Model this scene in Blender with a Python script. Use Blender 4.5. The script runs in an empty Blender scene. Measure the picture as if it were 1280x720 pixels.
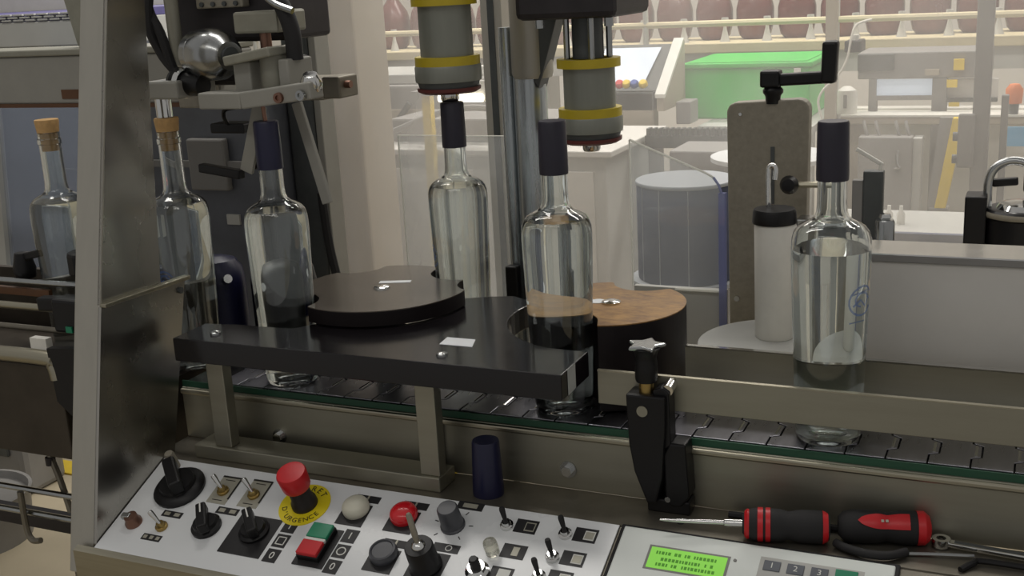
import bpy, math, random
from mathutils import Vector, Matrix
random.seed(7)
SC = bpy.context.scene
COL = SC.collection
PI = math.pi

# ------------------------------------------------------------------ camera
cd = bpy.data.cameras.new('camera'); cam = bpy.data.objects.new('camera', cd); COL.objects.link(cam)
Rv = Vector((0.91237272, 0.40590208, -0.05309914)); Uv = Vector((-0.05849544, 0.25765306, 0.96446523)); Fv = Vector((-0.4051596, 0.87684571, -0.25881905))
cam.matrix_world = Matrix(((Rv.x, Uv.x, -Fv.x, 0), (Rv.y, Uv.y, -Fv.y, 0), (Rv.z, Uv.z, -Fv.z, 0.465), (0, 0, 0, 1)))
cd.sensor_width = 36; cd.lens = 36 * 1450 / 1280; cd.clip_start = 0.02; cd.clip_end = 60
cd.dof.use_dof = False
SC.camera = cam
# ------------------------------------------------------------------ world, lamps, exposure
w = bpy.data.worlds.new('hall_air'); SC.world = w; w.use_nodes = True
w.node_tree.nodes['Background'].inputs[0].default_value = (1.0, 0.975, 0.94, 1)
w.node_tree.nodes['Background'].inputs[1].default_value = 0.30
def area(name, loc, size, energy, color=(1, 0.965, 0.91), aim=None):
    l = bpy.data.lights.new(name, 'AREA'); l.shape = 'RECTANGLE'; l.size, l.size_y = size
    l.energy = energy; l.color = color
    o = bpy.data.objects.new(name, l); COL.objects.link(o); o.location = loc
    if aim: o.rotation_euler = (Vector(aim) - Vector(loc)).to_track_quat('-Z', 'Y').to_euler()
    return o
# ceiling fluorescent rows: two over the hall behind, one over the machine; the last is added fill
area('ceiling_tube_row', (-1.2, 3.9, 1.9), (4.5, 0.30), 95)
area('ceiling_tube_row.001', (-0.6, 2.55, 1.9), (3.0, 0.25), 34)
area('ceiling_tube_row.002', (-1.40, 1.50, 1.9), (1.5, 0.25), 13)
area('aisle_fill_light', (-0.5, -0.55, 1.9), (2.6, 0.22), 9)  # unseen row over the aisle, added as frontal fill for the foreground
SC.view_settings.view_transform = 'Standard'; SC.view_settings.look = 'None'
SC.view_settings.exposure = 0.0; SC.view_settings.gamma = 1.0; SC.view_settings.use_curve_mapping = False
SC.cycles.max_bounces = 16; SC.cycles.transmission_bounces = 16; SC.cycles.transparent_max_bounces = 24; SC.cycles.glossy_bounces = 6
SC.cycles.sample_clamp_indirect = 4.0

# ------------------------------------------------------------------ materials
M = {}
def srgb(h):
    h = h.lstrip('#'); c = [int(h[i:i + 2], 16) / 255 for i in (0, 2, 4)]
    return tuple((x / 12.92 if x <= .04045 else ((x + .055) / 1.055) ** 2.4) for x in c) + (1,)
def mat(name, col, rough=.5, metal=0., var=.12, scale=(30, 30, 30), rvar=.1, bump=0., coat=0., spec=.5, col2=None):
    m = bpy.data.materials.new(name); m.use_nodes = True; nt = m.node_tree; N = nt.nodes; L = nt.links
    b = N['Principled BSDF']; c = srgb(col) if isinstance(col, str) else col
    tc = N.new('ShaderNodeTexCoord'); mp = N.new('ShaderNodeMapping'); mp.inputs['Scale'].default_value = scale
    L.new(tc.outputs['Object'], mp.inputs[0])
    no = N.new('ShaderNodeTexNoise'); no.inputs['Scale'].default_value = 1; no.inputs['Detail'].default_value = 5; no.inputs['Roughness'].default_value = .62
    L.new(mp.outputs[0], no.inputs['Vector'])
    rp = N.new('ShaderNodeValToRGB'); rp.color_ramp.elements[0].position = .3; rp.color_ramp.elements[1].position = .7
    d = srgb(col2) if col2 else tuple(x * (1 - var) for x in c[:3]) + (1,)
    e = c if col2 else tuple(min(1, x * (1 + var)) for x in c[:3]) + (1,)
    rp.color_ramp.elements[0].color = d; rp.color_ramp.elements[1].color = e
    L.new(no.outputs['Fac'], rp.inputs[0]); L.new(rp.outputs[0], b.inputs['Base Color'])
    mr = N.new('ShaderNodeMapRange'); mr.inputs['To Min'].default_value = max(.02, rough - rvar); mr.inputs['To Max'].default_value = min(1, rough + rvar)
    L.new(no.outputs['Fac'], mr.inputs['Value']); L.new(mr.outputs[0], b.inputs['Roughness'])
    b.inputs['Metallic'].default_value = metal; b.inputs['Specular IOR Level'].default_value = spec
    b.inputs['Coat Weight'].default_value = coat
    if bump:
        bp = N.new('ShaderNodeBump'); bp.inputs['Strength'].default_value = bump; bp.inputs['Distance'].default_value = .001
        L.new(no.outputs['Fac'], bp.inputs['Height']); L.new(bp.outputs[0], b.inputs['Normal'])
    M[name] = m; return m
def glass(name, col=(1, 1, 1, 1), ior=1.5, rough=0.):
    m = bpy.data.materials.new(name); m.use_nodes = True; b = m.node_tree.nodes['Principled BSDF']
    b.inputs['Base Color'].default_value = col; b.inputs['Transmission Weight'].default_value = 1; b.inputs['IOR'].default_value = ior; b.inputs['Roughness'].default_value = rough
    M[name] = m
def film(name, col, haze, gloss=.06, patchiness=.5, scale=(6, 6, 2.5)):
    """thin clear plastic sheet with patchy diffuse haze mixed into the see-through shader"""
    m = bpy.data.materials.new(name); m.use_nodes = True; nt = m.node_tree; N = nt.nodes; L = nt.links; N.clear()
    out = N.new('ShaderNodeOutputMaterial'); tr = N.new('ShaderNodeBsdfTransparent'); tr.inputs[0].default_value = (*[1 - (1 - x) * .25 for x in col[:3]], 1)
    di = N.new('ShaderNodeBsdfDiffuse'); di.inputs[0].default_value = col; tl = N.new('ShaderNodeBsdfTranslucent'); tl.inputs[0].default_value = col
    dm = N.new('ShaderNodeMixShader'); dm.inputs[0].default_value = .5; L.new(di.outputs[0], dm.inputs[1]); L.new(tl.outputs[0], dm.inputs[2])
    gl = N.new('ShaderNodeBsdfGlossy'); gl.inputs['Roughness'].default_value = .04
    tc = N.new('ShaderNodeTexCoord'); mp = N.new('ShaderNodeMapping'); mp.inputs['Scale'].default_value = scale; L.new(tc.outputs['Object'], mp.inputs[0])
    no = N.new('ShaderNodeTexNoise'); no.inputs['Scale'].default_value = 1; no.inputs['Detail'].default_value = 6; L.new(mp.outputs[0], no.inputs['Vector'])
    mr = N.new('ShaderNodeMapRange'); mr.inputs['From Min'].default_value = .3; mr.inputs['From Max'].default_value = .7
    mr.inputs['To Min'].default_value = haze * (1 - patchiness); mr.inputs['To Max'].default_value = haze * (1 + patchiness); L.new(no.outputs['Fac'], mr.inputs['Value'])
    m1 = N.new('ShaderNodeMixShader'); L.new(mr.outputs[0], m1.inputs[0]); L.new(tr.outputs[0], m1.inputs[1]); L.new(dm.outputs[0], m1.inputs[2])
    m2 = N.new('ShaderNodeMixShader'); m2.inputs[0].default_value = gloss; L.new(m1.outputs[0], m2.inputs[1]); L.new(gl.outputs[0], m2.inputs[2])
    L.new(m2.outputs[0], out.inputs[0]); M[name] = m
def emit(name, col, strength):
    m = bpy.data.materials.new(name); m.use_nodes = True; b = m.node_tree.nodes['Principled BSDF']
    b.inputs['Base Color'].default_value = (*col[:3], 1); b.inputs['Emission Color'].default_value = (*col[:3], 1); b.inputs['Emission Strength'].default_value = strength
    M[name] = m
S = (4, 60, 4)
mat('steel', '#a6a190', .36, 1, .10, (5, 90, 140), .12)
mat('steel_up', '#b4b1a8', .48, .75, .05, (60, 60, 5), .08)
mat('steel_side', '#b0ada6', .27, 1, .08, (8, 8, 5), .06)
mat('steel_dull', '#827d72', .5, .85, .16, (25, 25, 25), .12, .15)
mat('rail_steel', '#9b988a', .46, .9, .07, (6, 40, 60), .08)
mat('chain_steel', '#9a99a0', .30, 1, .12, (50, 12, 50), .1)
mat('chrome', '#d8d8d6', .12, 1, .04, (40, 40, 40), .05)
mat('chrome_dull', '#a9abab', .22, 1, .08, (60, 60, 6), .08)
mat('black_plate', '#110e11', .15, 0, .2, (12, 80, 12), .04, 0, spec=.5)
mat('black_plastic', '#0e0d0f', .42, 0, .2, (60, 60, 60), .1, .1, spec=.35)
mat('black_rubber', '#1c1b1c', .75, 0, .2, (60, 60, 60), .1)
mat('wheel_top', '#5a534b', .18, 0, .1, (18, 60, 18), .05, 0, spec=.9)
mat('wheel_rim', '#120b0d', .5, 0, .2, (40, 40, 40), .1, spec=.3)
mat('fibre_board', '#a67f48', .55, 0, .3, (55, 90, 55), .12, .3, col2='#6d4a22')
mat('panel_white', '#dddfe0', .26, 0, .03, (8, 8, 8), .08)
mat('display_white', '#d9ded9', .4, 0, .03, (8, 8, 8), .06)
mat('label_black', '#1d1c1e', .5, 0, .15, (90, 90, 90), .08)
mat('label_grey', '#a9a698', .45, .3, .08, (90, 90, 90), .08)
mat('ink_white', '#d8d8d2', .6, 0, .03)
mat('ink_black', '#191713', .6, 0, .05)
mat('paper', '#dfe2e4', .7, 0, .04, (60, 60, 60))
mat('tape', '#9b9c98', .6, 0, .1, (60, 60, 60))
mat('red_plastic', '#c0161f', .38, 0, .08, (40, 40, 40), .06)
mat('red_bright', '#d21c26', .25, 0, .06, (40, 40, 40), .06, coat=.3)
mat('green_plastic', '#12805c', .35, 0, .08)
mat('yellow_disc', '#e4cf12', .5, 0, .05, (40, 40, 40))
mat('ivory_button', '#ccc9b8', .35, 0, .05)
mat('grey_button', '#46474c', .4, 0, .08)
mat('key_grey', '#5b5f66', .5, 0, .06)
mat('brass', '#a8905a', .3, 1, .1)
mat('copper_dull', '#8a6a5c', .4, 1, .1)
mat('green_strip', '#1d4a35', .5, 0, .15, (20, 60, 60))
mat('navy_cap', '#141535', .38, 0, .12, (50, 50, 20), .06)
mat('navy_black_cap', '#201d2b', .42, 0, .15, (50, 50, 20), .06)
mat('cork', '#c09a66', .8, 0, .15, (160, 160, 120), .08, .4)
mat('blue_print', '#3c56a8', .5, 0, .05)
mat('grey_paint', '#94928a', .5, 0, .06, (20, 20, 20), .06)
mat('grey_cast', '#8f8d80', .45, .2, .1, (40, 40, 40), .08)
mat('dark_cast', '#2a2628', .5, .2, .3, (40, 40, 40), .1, .2)
mat('hammer_grey', '#8c8678', .45, .1, .12, (140, 140, 140), .06, .25)
mat('yellow_ring', '#b9a420', .45, 0, .08, (40, 40, 40))
mat('head_grey', '#83857c', .40, .25, .08, (60, 60, 6), .08)
mat('head_dark', '#505353', .45, .3, .15)
mat('red_brown', '#5d2722', .5, 0, .15)
mat('roll_blue', '#4d5368', .7, 0, .06, (4, 4, 60), .05)
mat('roll_white', '#b9bcc0', .7, 0, .04)
mat('white_plastic', '#dddbd3', .45, 0, .04)
mat('white_matt', '#cfccc6', .55, 0, .04, (10, 10, 10))
mat('cream_paint', '#a69c8b', .6, 0, .06, (5, 5, 5))
mat('light_grey', '#b3b3ae', .55, 0, .06, (6, 6, 6))
mat('mid_grey', '#84827f', .55, 0, .08, (10, 10, 10))
mat('dark_blue_grey', '#5f6269', .4, 0, .2, (10, 10, 10))
mat('crate_green', '#35b845', .5, 0, .06, (12, 12, 12))
mat('rail_cream', '#cfc3a0', .5, 0, .08, (4, 30, 30))
mat('signal_yellow', '#e2c22a', .5, 0, .1, (10, 10, 10))
mat('sky_blue', '#5aa0c8', .5, 0, .06)
mat('orange_plastic', '#d8763c', .5, 0, .08)
mat('blue_plastic', '#2c4a98', .4, 0, .08)
mat('purple_belt', '#5a5586', .5, 0, .12, (40, 40, 40))
mat('floor_paint', '#b3a78e', .6, 0, .08, (3, 3, 3), .1)
mat('wall_paint', '#d9d5cd', .7, 0, .05, (2, 2, 2))
mat('brown_strip', '#5d3d24', .6, 0, .15)
mat('wire_white', '#dedad0', .5, 0, .03)
mat('post_alloy', '#b0aca2', .45, .3, .05, (30, 30, 4), .06)
mat('dark_steel', '#4a443c', .5, .7, .2, (20, 20, 20), .12)
mat('column_steel', '#b4babd', .26, .85, .08, (60, 60, 4), .08)
glass('bottle_glass', (.93, .96, .95, 1), 1.5); glass('spirit', (.975, .985, .985, 1), 1.36)
glass('frosted_lamp', (.95, .93, .80, 1), 1.45, .25)
mat('red_glass', '#5c2422', .25, 0, .15, (20, 20, 20), .1)
film('guard_glare_film', (.90, .87, .83, 1), .21, .02, .55, (4, 4, 2.2))  # pale diffuse haze in the sheet imitates glare and veiling light
film('print_film', (.22, .34, .72, 1), .5, .02, .2)
film('clear_film', (.86, .88, .88, 1), .16, .04, .3)
film('smoked_film', (.30, .34, .42, 1), .35, .05, .3)
film('acrylic_edge', (.35, .38, .62, 1), .75, .1, .1)
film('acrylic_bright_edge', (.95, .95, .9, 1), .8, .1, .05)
emit('lcd_green', (.22, .60, .06), .45); emit('led_red', (1, .12, .03), 3.0); emit('screen_pale', (.55, .62, .72), .55)
mat('lcd_ink', '#5aa82a', .6)

# ------------------------------------------------------------------ mesh builder
ORG = {}
class MB:
    def __init__(s): s.v = []; s.f = []; s.sm = []
    def add(s, vs, fs, smooth=False):
        o = len(s.v); s.v += [Vector(v) for v in vs]; s.f += [tuple(i + o for i in f) for f in fs]; s.sm += [smooth] * len(fs); return s
    def box(s, x0, x1, y0, y1, z0, z1):
        vs = [(x, y, z) for z in (z0, z1) for y in (y0, y1) for x in (x0, x1)]
        return s.add(vs, [(0, 2, 3, 1), (4, 5, 7, 6), (0, 1, 5, 4), (2, 6, 7, 3), (0, 4, 6, 2), (1, 3, 7, 5)])
    def obox(s, a, b, w, h, up=(0, 0, 1)):
        """bar from a to b, w wide across, h along up"""
        a = Vector(a); b = Vector(b); d = (b - a).normalized(); u = Vector(up); u = (u - u.dot(d) * d).normalized(); r = d.cross(u)
        vs = [p + r * (i * w / 2) + u * (j * h / 2) for p in (a, b) for j in (-1, 1) for i in (-1, 1)]
        return s.add(vs, [(0, 1, 3, 2), (4, 6, 7, 5), (0, 4, 5, 1), (2, 3, 7, 6), (0, 2, 6, 4), (1, 5, 7, 3)])
    def cyl(s, a, b, r0, r1=None, n=20, caps=True):
        a = Vector(a); b = Vector(b); r1 = r0 if r1 is None else r1; d = (b - a).normalized()
        u = d.orthogonal().normalized(); v = d.cross(u); vs = []
        for p, r in ((a, r0), (b, r1)):
            vs += [p + (u * math.cos(2 * PI * i / n) + v * math.sin(2 * PI * i / n)) * r for i in range(n)]
        s.add(vs, [(i, (i + 1) % n, n + (i + 1) % n, n + i) for i in range(n)], True)
        if caps: s.add(vs, [tuple(range(n - 1, -1, -1)), tuple(range(n, 2 * n))])
        return s
    def lathe(s, prof, c=(0, 0, 0), ax=(0, 0, 1), n=32, smooth=True):
        """prof: (radius, height) pairs from bottom to top; radius 0 closes"""
        c = Vector(c); d = Vector(ax).normalized(); u = d.orthogonal().normalized(); v = d.cross(u); rings = []; vs = []
        for r, h in prof:
            if r <= 1e-6: rings.append([len(vs)]); vs.append(c + d * h)
            else:
                rings.append(list(range(len(vs), len(vs) + n)))
                vs += [c + d * h + (u * math.cos(2 * PI * i / n) + v * math.sin(2 * PI * i / n)) * r for i in range(n)]
        fs = []
        for A, B in zip(rings, rings[1:]):
            for i in range(n):
                j = (i + 1) % n
                if len(A) == 1 and len(B) == 1: continue
                if len(A) == 1: fs.append((A[0], B[j], B[i]))
                elif len(B) == 1: fs.append((A[i], A[j], B[0]))
                else: fs.append((A[i], A[j], B[j], B[i]))
        return s.add(vs, fs, smooth)
    def prism(s, poly, h0, h1, ax='z'):
        n = len(poly); ar = sum(poly[i][0] * poly[(i + 1) % n][1] - poly[(i + 1) % n][0] * poly[i][1] for i in range(n))
        if ar < 0: poly = poly[::-1]
        q = {'z': lambda a, b, h: (a, b, h), 'x': lambda a, b, h: (h, a, b), 'y': lambda a, b, h: (b, h, a)}[ax]
        vs = [q(a, b, h) for h in (h0, h1) for a, b in poly]
        return s.add(vs, [tuple(range(n - 1, -1, -1)), tuple(range(n, 2 * n))] + [(i, (i + 1) % n, n + (i + 1) % n, n + i) for i in range(n)])
    def tube(s, pts, r, n=10, sub=5):
        P = [Vector(p) for p in pts]
        if sub > 1 and len(P) > 2:
            Q = []
            for i in range(len(P) - 1):
                p0 = P[max(i - 1, 0)]; p1 = P[i]; p2 = P[i + 1]; p3 = P[min(i + 2, len(P) - 1)]
                for k in range(sub):
                    t = k / sub; Q.append(.5 * (2 * p1 + (p2 - p0) * t + (2 * p0 - 5 * p1 + 4 * p2 - p3) * t * t + (3 * p1 - p0 - 3 * p2 + p3) * t ** 3))
            P = Q + [P[-1]]
        vs = []; u = None
        for i, p in enumerate(P):
            d = (P[min(i + 1, len(P) - 1)] - P[max(i - 1, 0)]).normalized()
            u = d.orthogonal().normalized() if u is None else (u - u.dot(d) * d).normalized(); v = d.cross(u)
            vs += [p + (u * math.cos(2 * PI * k / n) + v * math.sin(2 * PI * k / n)) * r for k in range(n)]
        fs = [(i * n + k, i * n + (k + 1) % n, (i + 1) * n + (k + 1) % n, (i + 1) * n + k) for i in range(len(P) - 1) for k in range(n)]
        s.add(vs, fs, True); m = len(vs)
        return s.add(vs, [tuple(range(n - 1, -1, -1)), tuple(range(m - n, m))])
    def build(s, name, material, parent=None, bev=0, label=None, origin=None):
        o = Vector(origin) if origin is not None else (ORG[parent.name] if parent else s.base())
        me = bpy.data.meshes.new(name); me.from_pydata([v - o for v in s.v], [], s.f); me.polygons.foreach_set('use_smooth', s.sm); me.update()
        if any(s.sm): me.set_sharp_from_angle(angle=math.radians(38))
        me.materials.append(M[material])
        ob = bpy.data.objects.new(name, me); COL.objects.link(ob)
        if parent: ob.parent = parent
        else: ob.location = o
        ORG[ob.name] = o.copy()
        if bev:
            b = ob.modifiers.new('edge', 'BEVEL'); b.width = bev; b.segments = 2; b.limit_method = 'ANGLE'; b.angle_limit = .7
        if label: ob['label'] = label
        return ob
    def base(s):
        xs = [v.x for v in s.v]; ys = [v.y for v in s.v]; zs = [v.z for v in s.v]
        return Vector(((min(xs) + max(xs)) / 2, (min(ys) + max(ys)) / 2, min(zs)))
def tag(o, label, cat, group=None):
    o['label'] = label; o['category'] = cat
    if group: o['group'] = group
    return o
def thing(name, label, cat, loc, group=None, local=False):
    o = bpy.data.objects.new(name, None); COL.objects.link(o); o.location = loc; o.empty_display_size = .02
    ORG[o.name] = Vector((0, 0, 0)) if local else Vector(loc)
    return tag(o, label, cat, group)
def struct(o): o['kind'] = 'structure'; return o
def text(name, body, size, mw, material, parent, align='CENTER'):
    """flat lettering as a mesh, laid by matrix mw in the parent's local frame"""
    c = bpy.data.curves.new(name, 'FONT'); c.body = body; c.size = size; c.align_x = align; c.align_y = 'CENTER'; c.extrude = .00008; c.resolution_u = 3
    t = bpy.data.objects.new('tmp', c); COL.objects.link(t); bpy.context.view_layer.update()
    me = bpy.data.meshes.new_from_object(t.evaluated_get(bpy.context.evaluated_depsgraph_get())); bpy.data.objects.remove(t); bpy.data.curves.remove(c)
    me.name = name; me.transform(mw); me.materials.clear(); me.materials.append(M[material])
    o = bpy.data.objects.new(name, me); COL.objects.link(o); o.parent = parent; ORG[o.name] = ORG[parent.name].copy(); return o
def dup(src, loc, label=None):
    r = src.copy(); COL.objects.link(r); r.location = loc
    if label: r['label'] = label
    for ch in src.children:
        c = ch.copy(); COL.objects.link(c); c.parent = r
        for g in ch.children:
            d = g.copy(); COL.objects.link(d); d.parent = c
    return r
def hexbolt(mb, c, ax, r, h):
    mb.cyl(c, Vector(c) + Vector(ax).normalized() * h, r, r, 6); return mb

# ------------------------------------------------------------------ setting
struct(MB().box(-7, 3, -1.5, 6.3, -1.04, -1.0).build('floor', 'floor_paint'))
struct(MB().box(-7, 3, 6.2, 6.3, -1.0, 2.2).build('wall_back', 'wall_paint'))
struct(MB().box(-7.1, -7, -1.5, 6.3, -1.0, 2.2).build('wall_left', 'wall_paint'))

# ------------------------------------------------------------------ conveyor bed
bed = thing('conveyor_bed', 'long stainless steel conveyor bed under the slat chain, with green wear strip', 'conveyor', (-.4, 1.12, -.075))
MB().box(-.96, .30, 1.0745, 1.172, -.075, -.0085).build('bed_body', 'rail_steel', bed, .0015)
MB().box(-.96, .30, 1.0705, 1.0765, -.0165, -.0095).build('top_lip', 'steel', bed, .0022)
MB().box(-.96, .30, 1.0775, 1.0795, -.0085, -.001).build('wear_strip', 'green_strip', bed, label='dark green plastic wear strip')
MB().box(-.96, .30, 1.082, 1.166, -.0085, -.0045).build('chain_bed', 'black_plastic', bed)
for x, z in ((-.441, -.052), (-.817, -.058)):
    wsh = MB().cyl((x, 1.0745, z), (x, 1.0728, z), .0095, n=20).build('washer', 'chrome_dull', bed)
    mb = MB(); hexbolt(mb, (x, 1.0728, z), (0, -1, 0), .006, .006); mb.build('bolt', 'chrome', wsh)
MB().box(-.60, -.593, 1.066, 1.0745, -.075, -.012).build('joint_strip', 'head_dark', bed)
# legs carry the whole machine down to the floor
for x in (-.9, .22):
    for y in (1.09, 1.15): MB().box(x - .02, x + .02, y - .018, y + .018, -1.0, -.075).build('leg', 'steel_dull', bed)
# chain of steel slats
chain = thing('slat_chain', 'steel slat top conveyor chain carrying the bottles', 'conveyor chain', (-.4, 1.12, -.0045))
p = .0381; g = .0014
def slat():
    yy = [1.0815, 1.103, 1.1085, 1.134, 1.1395, 1.163]
    poly = [(0, yy[0]), (p - g, yy[0]), (p - g, yy[1]), (p + .0075, yy[2]), (p + .0075, yy[3]), (p - g, yy[4]), (p - g, yy[5]),
            (0, yy[5]), (0, yy[4] + .0012), (.0075 + g, yy[3] + .0012), (.0075 + g, yy[2] - .0012), (0, yy[1] - .0012)]
    return MB().prism([(x - p / 2 - .4, y) for x, y in poly], -.0045, 0)
first = None
for i in range(-13, 18):
    if first is None:
        first = slat().build('chain_slat', 'chain_steel', chain, .0006); o = first
    else:
        o = first.copy(); COL.objects.link(o); o.parent = chain
    o.location.x = i * p
    # hinge pin knuckle
    if i == -13: kn = MB().cyl((-.4 + p / 2 + .003, 1.109, -.0012), (-.4 + p / 2 + .003, 1.1335, -.0012), .0019, n=8).build('hinge_pin', 'chrome', o)
    else: q = kn.copy(); COL.objects.link(q); q.parent = o

# deck between bed and the sloped console
dk = thing('machine_deck', 'flat grey steel deck strip between conveyor bed and control console', 'machine deck', (-.35, 1.04, -.079))
MB().box(-.96, .30, 1.010, 1.0745, -.079, -.0752).build('deck_sheet', 'steel_dull', dk)
MB().cyl((-.305, 1.034, -.0752), (-.305, 1.034, -.0748), .004).build('hole', 'black_rubber', dk)

# guide rails
gr = thing('front_guide_rail', 'flat grey steel guide rail in front of the right bottle', 'guide rail', (-.1, 1.0715, .029))
MB().box(-.402, .30, 1.0695, 1.0735, .030, .0655).build('rail_plate', 'rail_steel', gr, .0006)
MB().box(-.402, .30, 1.0690, 1.0740, .0655, .0670).build('rail_edge', 'steel', gr)
br = thing('back_guide_rail', 'flat grey steel guide rail behind the right bottle, bright top edge', 'guide rail', (-.1, 1.166, .0))
MB().box(-.335, .30, 1.164, 1.168, -.004, .0675).build('rail_plate', 'rail_steel', br)
MB().box(-.335, .30, 1.1636, 1.1700, .0675, .0692).build('rail_edge', 'chrome', br)

# black clamp with star knob
cl = thing('rail_clamp', 'black plastic clamp with silver-topped knob holding the front guide rail', 'clamp', (-.335, 1.055, -.075))
MB().prism([(.0535, -.363), (.0535, -.322), (.02, -.3225), (-.035, -.3265), (-.062, -.333), (-.064, -.343), (-.03, -.356), (.0, -.361)], 1.043, 1.0690, 'y').build('clamp_jaw', 'black_plastic', cl, .002)
MB().prism([(.003, -.320), (.003, -.3035), (-.055, -.300), (-.066, -.309), (-.066, -.320), (-.055, -.325), (-.01, -.3265)], 1.048, 1.0745, 'y').build('clamp_jaw', 'black_plastic', cl, .002)
MB().prism([(.058, -.336), (.062, -.327), (.056, -.3195), (.0, -.3185), (-.005, -.327), (.0, -.336)], 1.0485, 1.0695, 'y').build('clamp_arm', 'black_plastic', cl, .0015)
MB().cyl((-.3455, 1.043, .037), (-.3455, 1.0418, .037), .0058).build('rivet', 'rail_steel', cl)
MB().cyl((-.322, 1.052, .058), (-.322, 1.075, .061), .006, .006, 12).build('hook', 'chrome', cl)
MB().cyl((-.3445, 1.056, .052), (-.3445, 1.056, .066), .0078).build('spindle', 'brass', cl)
kn_ = MB().lathe([(0, .065), (.0105, .065), (.0115, .068), (.0115, .083), (.0105, .090), (.012, .096), (.0155, .101), (0, .103)], (-.3445, 1.056, 0)).build('knob', 'black_plastic', cl)
mb = MB(); star = []
for k in range(10):
    r_ = .0215 if k % 2 == 0 else .0125
    star.append((-.3445 + r_ * math.cos(2 * PI * k / 10 + .3), 1.056 + r_ * math.sin(2 * PI * k / 10 + .3)))
mb.prism(star, .1005, .1050).build('star_cap', 'chrome_dull', kn_, .002)
MB().cyl((-.322, 1.055, -.058), (-.322, 1.046, -.058), .003).build('pin', 'chrome_dull', cl)
MB().box(-.345, -.30, 1.050, 1.072, -.0752, -.060).build('clamp_foot', 'black_plastic', cl, .002)

# ------------------------------------------------------------------ bottles
OUT = [(0, .0035), (.010, .002), (.0245, .0), (.0295, .0012), (.0320, .006), (.0326, .02), (.0347, .08), (.0366, .14), (.0379, .185), (.0380, .197), (.0374, .206), (.0355, .2125),
       (.0318, .2175), (.0260, .2212), (.0200, .2240), (.0164, .2270), (.0146, .232), (.0140, .240), (.0138, .265), (.0138, .288), (.0150, .2885), (.0150, .295), (.0138, .2955), (.0138, .303)]
def inner(prof, t=.0026):
    r = [(0, .0085), (.014, .0075), (.0272, .0072), (.0294, .010)]
    for a, h in prof:
        if h > .015: r.append((a - t, h))
    return r
INN = inner(OUT)
def rad_at(prof, z):
    for (a, h), (b, k) in zip(prof[3:], prof[4:]):
        if h <= z <= k: return a + (b - a) * (z - h) / max(1e-9, k - h)
    return prof[-1][0]
def bottle(name, label, loc, level, stop, group='clear spirit bottles on the line', cork_z=.0):
    t = thing(name, label, 'bottle', loc, group); x, y, z = loc
    prof = OUT + [(.0113, .3035)] + INN[::-1]
    prof = [q for q in prof if not (q[0] <= 0 and q is not prof[0] and q is not prof[-1])]
    MB().lathe(prof, loc, n=48).build('glass', 'bottle_glass', t)
    lq = [(0, .0083)] + [(max(a + .0002, 0), h) for a, h in INN[1:] if h < level] + [(rad_at(INN, level) + .0002, level), (0, level)]
    MB().lathe(lq, loc, n=48).build('liquid', 'spirit', t)
    if stop == 'cork':
        MB().lathe([(0, .280), (.0108, .280), (.0112, .3036), (.0136, .3038), (.0152, .318), (.0146, .320), (0, .320)], loc).build('cork', 'cork', t)
    else:
        c = MB().lathe([(.0144, .2625), (.0152, .2625), (.0154, .268), (.0148, .3165), (.0138, .3185), (0, .3187)], loc).build('capsule', stop, t)
    return t
B = {}
B['c0'] = bottle('corked_bottle', 'clear bottle with a tan cork left of the steel side frame', (-1.163, 1.12, 0), .214, 'cork')
B['c1'] = bottle('corked_bottle', 'clear bottle with a tan cork just right of the steel side frame', (-.981, 1.135, 0), .214, 'cork')
B['n0'] = bottle('capped_bottle', 'clear bottle with navy capsule under the corking arm, left of the dark wheel', (-.820, 1.117, 0), .214, 'navy_cap')
B['n1'] = bottle('capped_bottle', 'clear bottle with black capsule directly under the left yellow-ringed capping head', (-.668, 1.297, .0), .214, 'navy_black_cap')
B['n2'] = bottle('capped_bottle', 'clear bottle with black capsule in the pocket of the brown-topped wheel', (-.462, 1.121, 0), .214, 'navy_black_cap')
B['n3'] = bottle('capped_bottle', 'clear bottle with black capsule and blue print between the guide rails at right', (-.175, 1.118, 0), .196, 'navy_black_cap')
# printed emblem on two bottles: an oval ring with strokes, following the glass
def emblem(t, ang, zc, s, name='printed_emblem'):
    o = ORG[t.name]; mb = MB()
    def P(u, v): # u along the girth, v up, metres
        r = rad_at(OUT, zc + v) + .0003; a = ang + u / r
        return o + Vector((r * math.cos(a), r * math.sin(a), zc + v))
    def strip(pts, wd):
        vs = []
        for i, (u, v) in enumerate(pts):
            a = pts[max(i - 1, 0)]; b = pts[min(i + 1, len(pts) - 1)]; dx, dy = b[0] - a[0], b[1] - a[1]; l = math.hypot(dx, dy) or 1
            vs += [P(u - dy / l * wd, v + dx / l * wd), P(u + dy / l * wd, v - dx / l * wd)]
        mb.add(vs, [(2 * i, 2 * i + 2, 2 * i + 3, 2 * i + 1) for i in range(len(pts) - 1)])
    strip([(s * .014 * math.cos(k * .35 + .5), s * .0125 * math.sin(k * .35 + .5)) for k in range(16)], .0011)
    strip([(s * .008 * math.cos(k * .5), s * (.006 * math.sin(k * .5) + .001)) for k in range(10)], .0010)
    strip([(-s * .010, -s * .004), (-s * .002, s * .001), (s * .004, -s * .005), (s * .010, s * .002)], .0012)
    strip([(-s * .012, s * .006), (s * .006, s * .008)], .0008)
    strip([(-s * .013, -s * .018), (s * .004, -s * .018)], .0007)
    mb.build(name, 'print_film', t, label='pale blue printed round emblem')
emblem(B['n3'], -.50, .150, 1.15); emblem(B['n1'], 3.75, .125, 1.1); emblem(B['c1'], 4.6, .12, 1.0)

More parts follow.
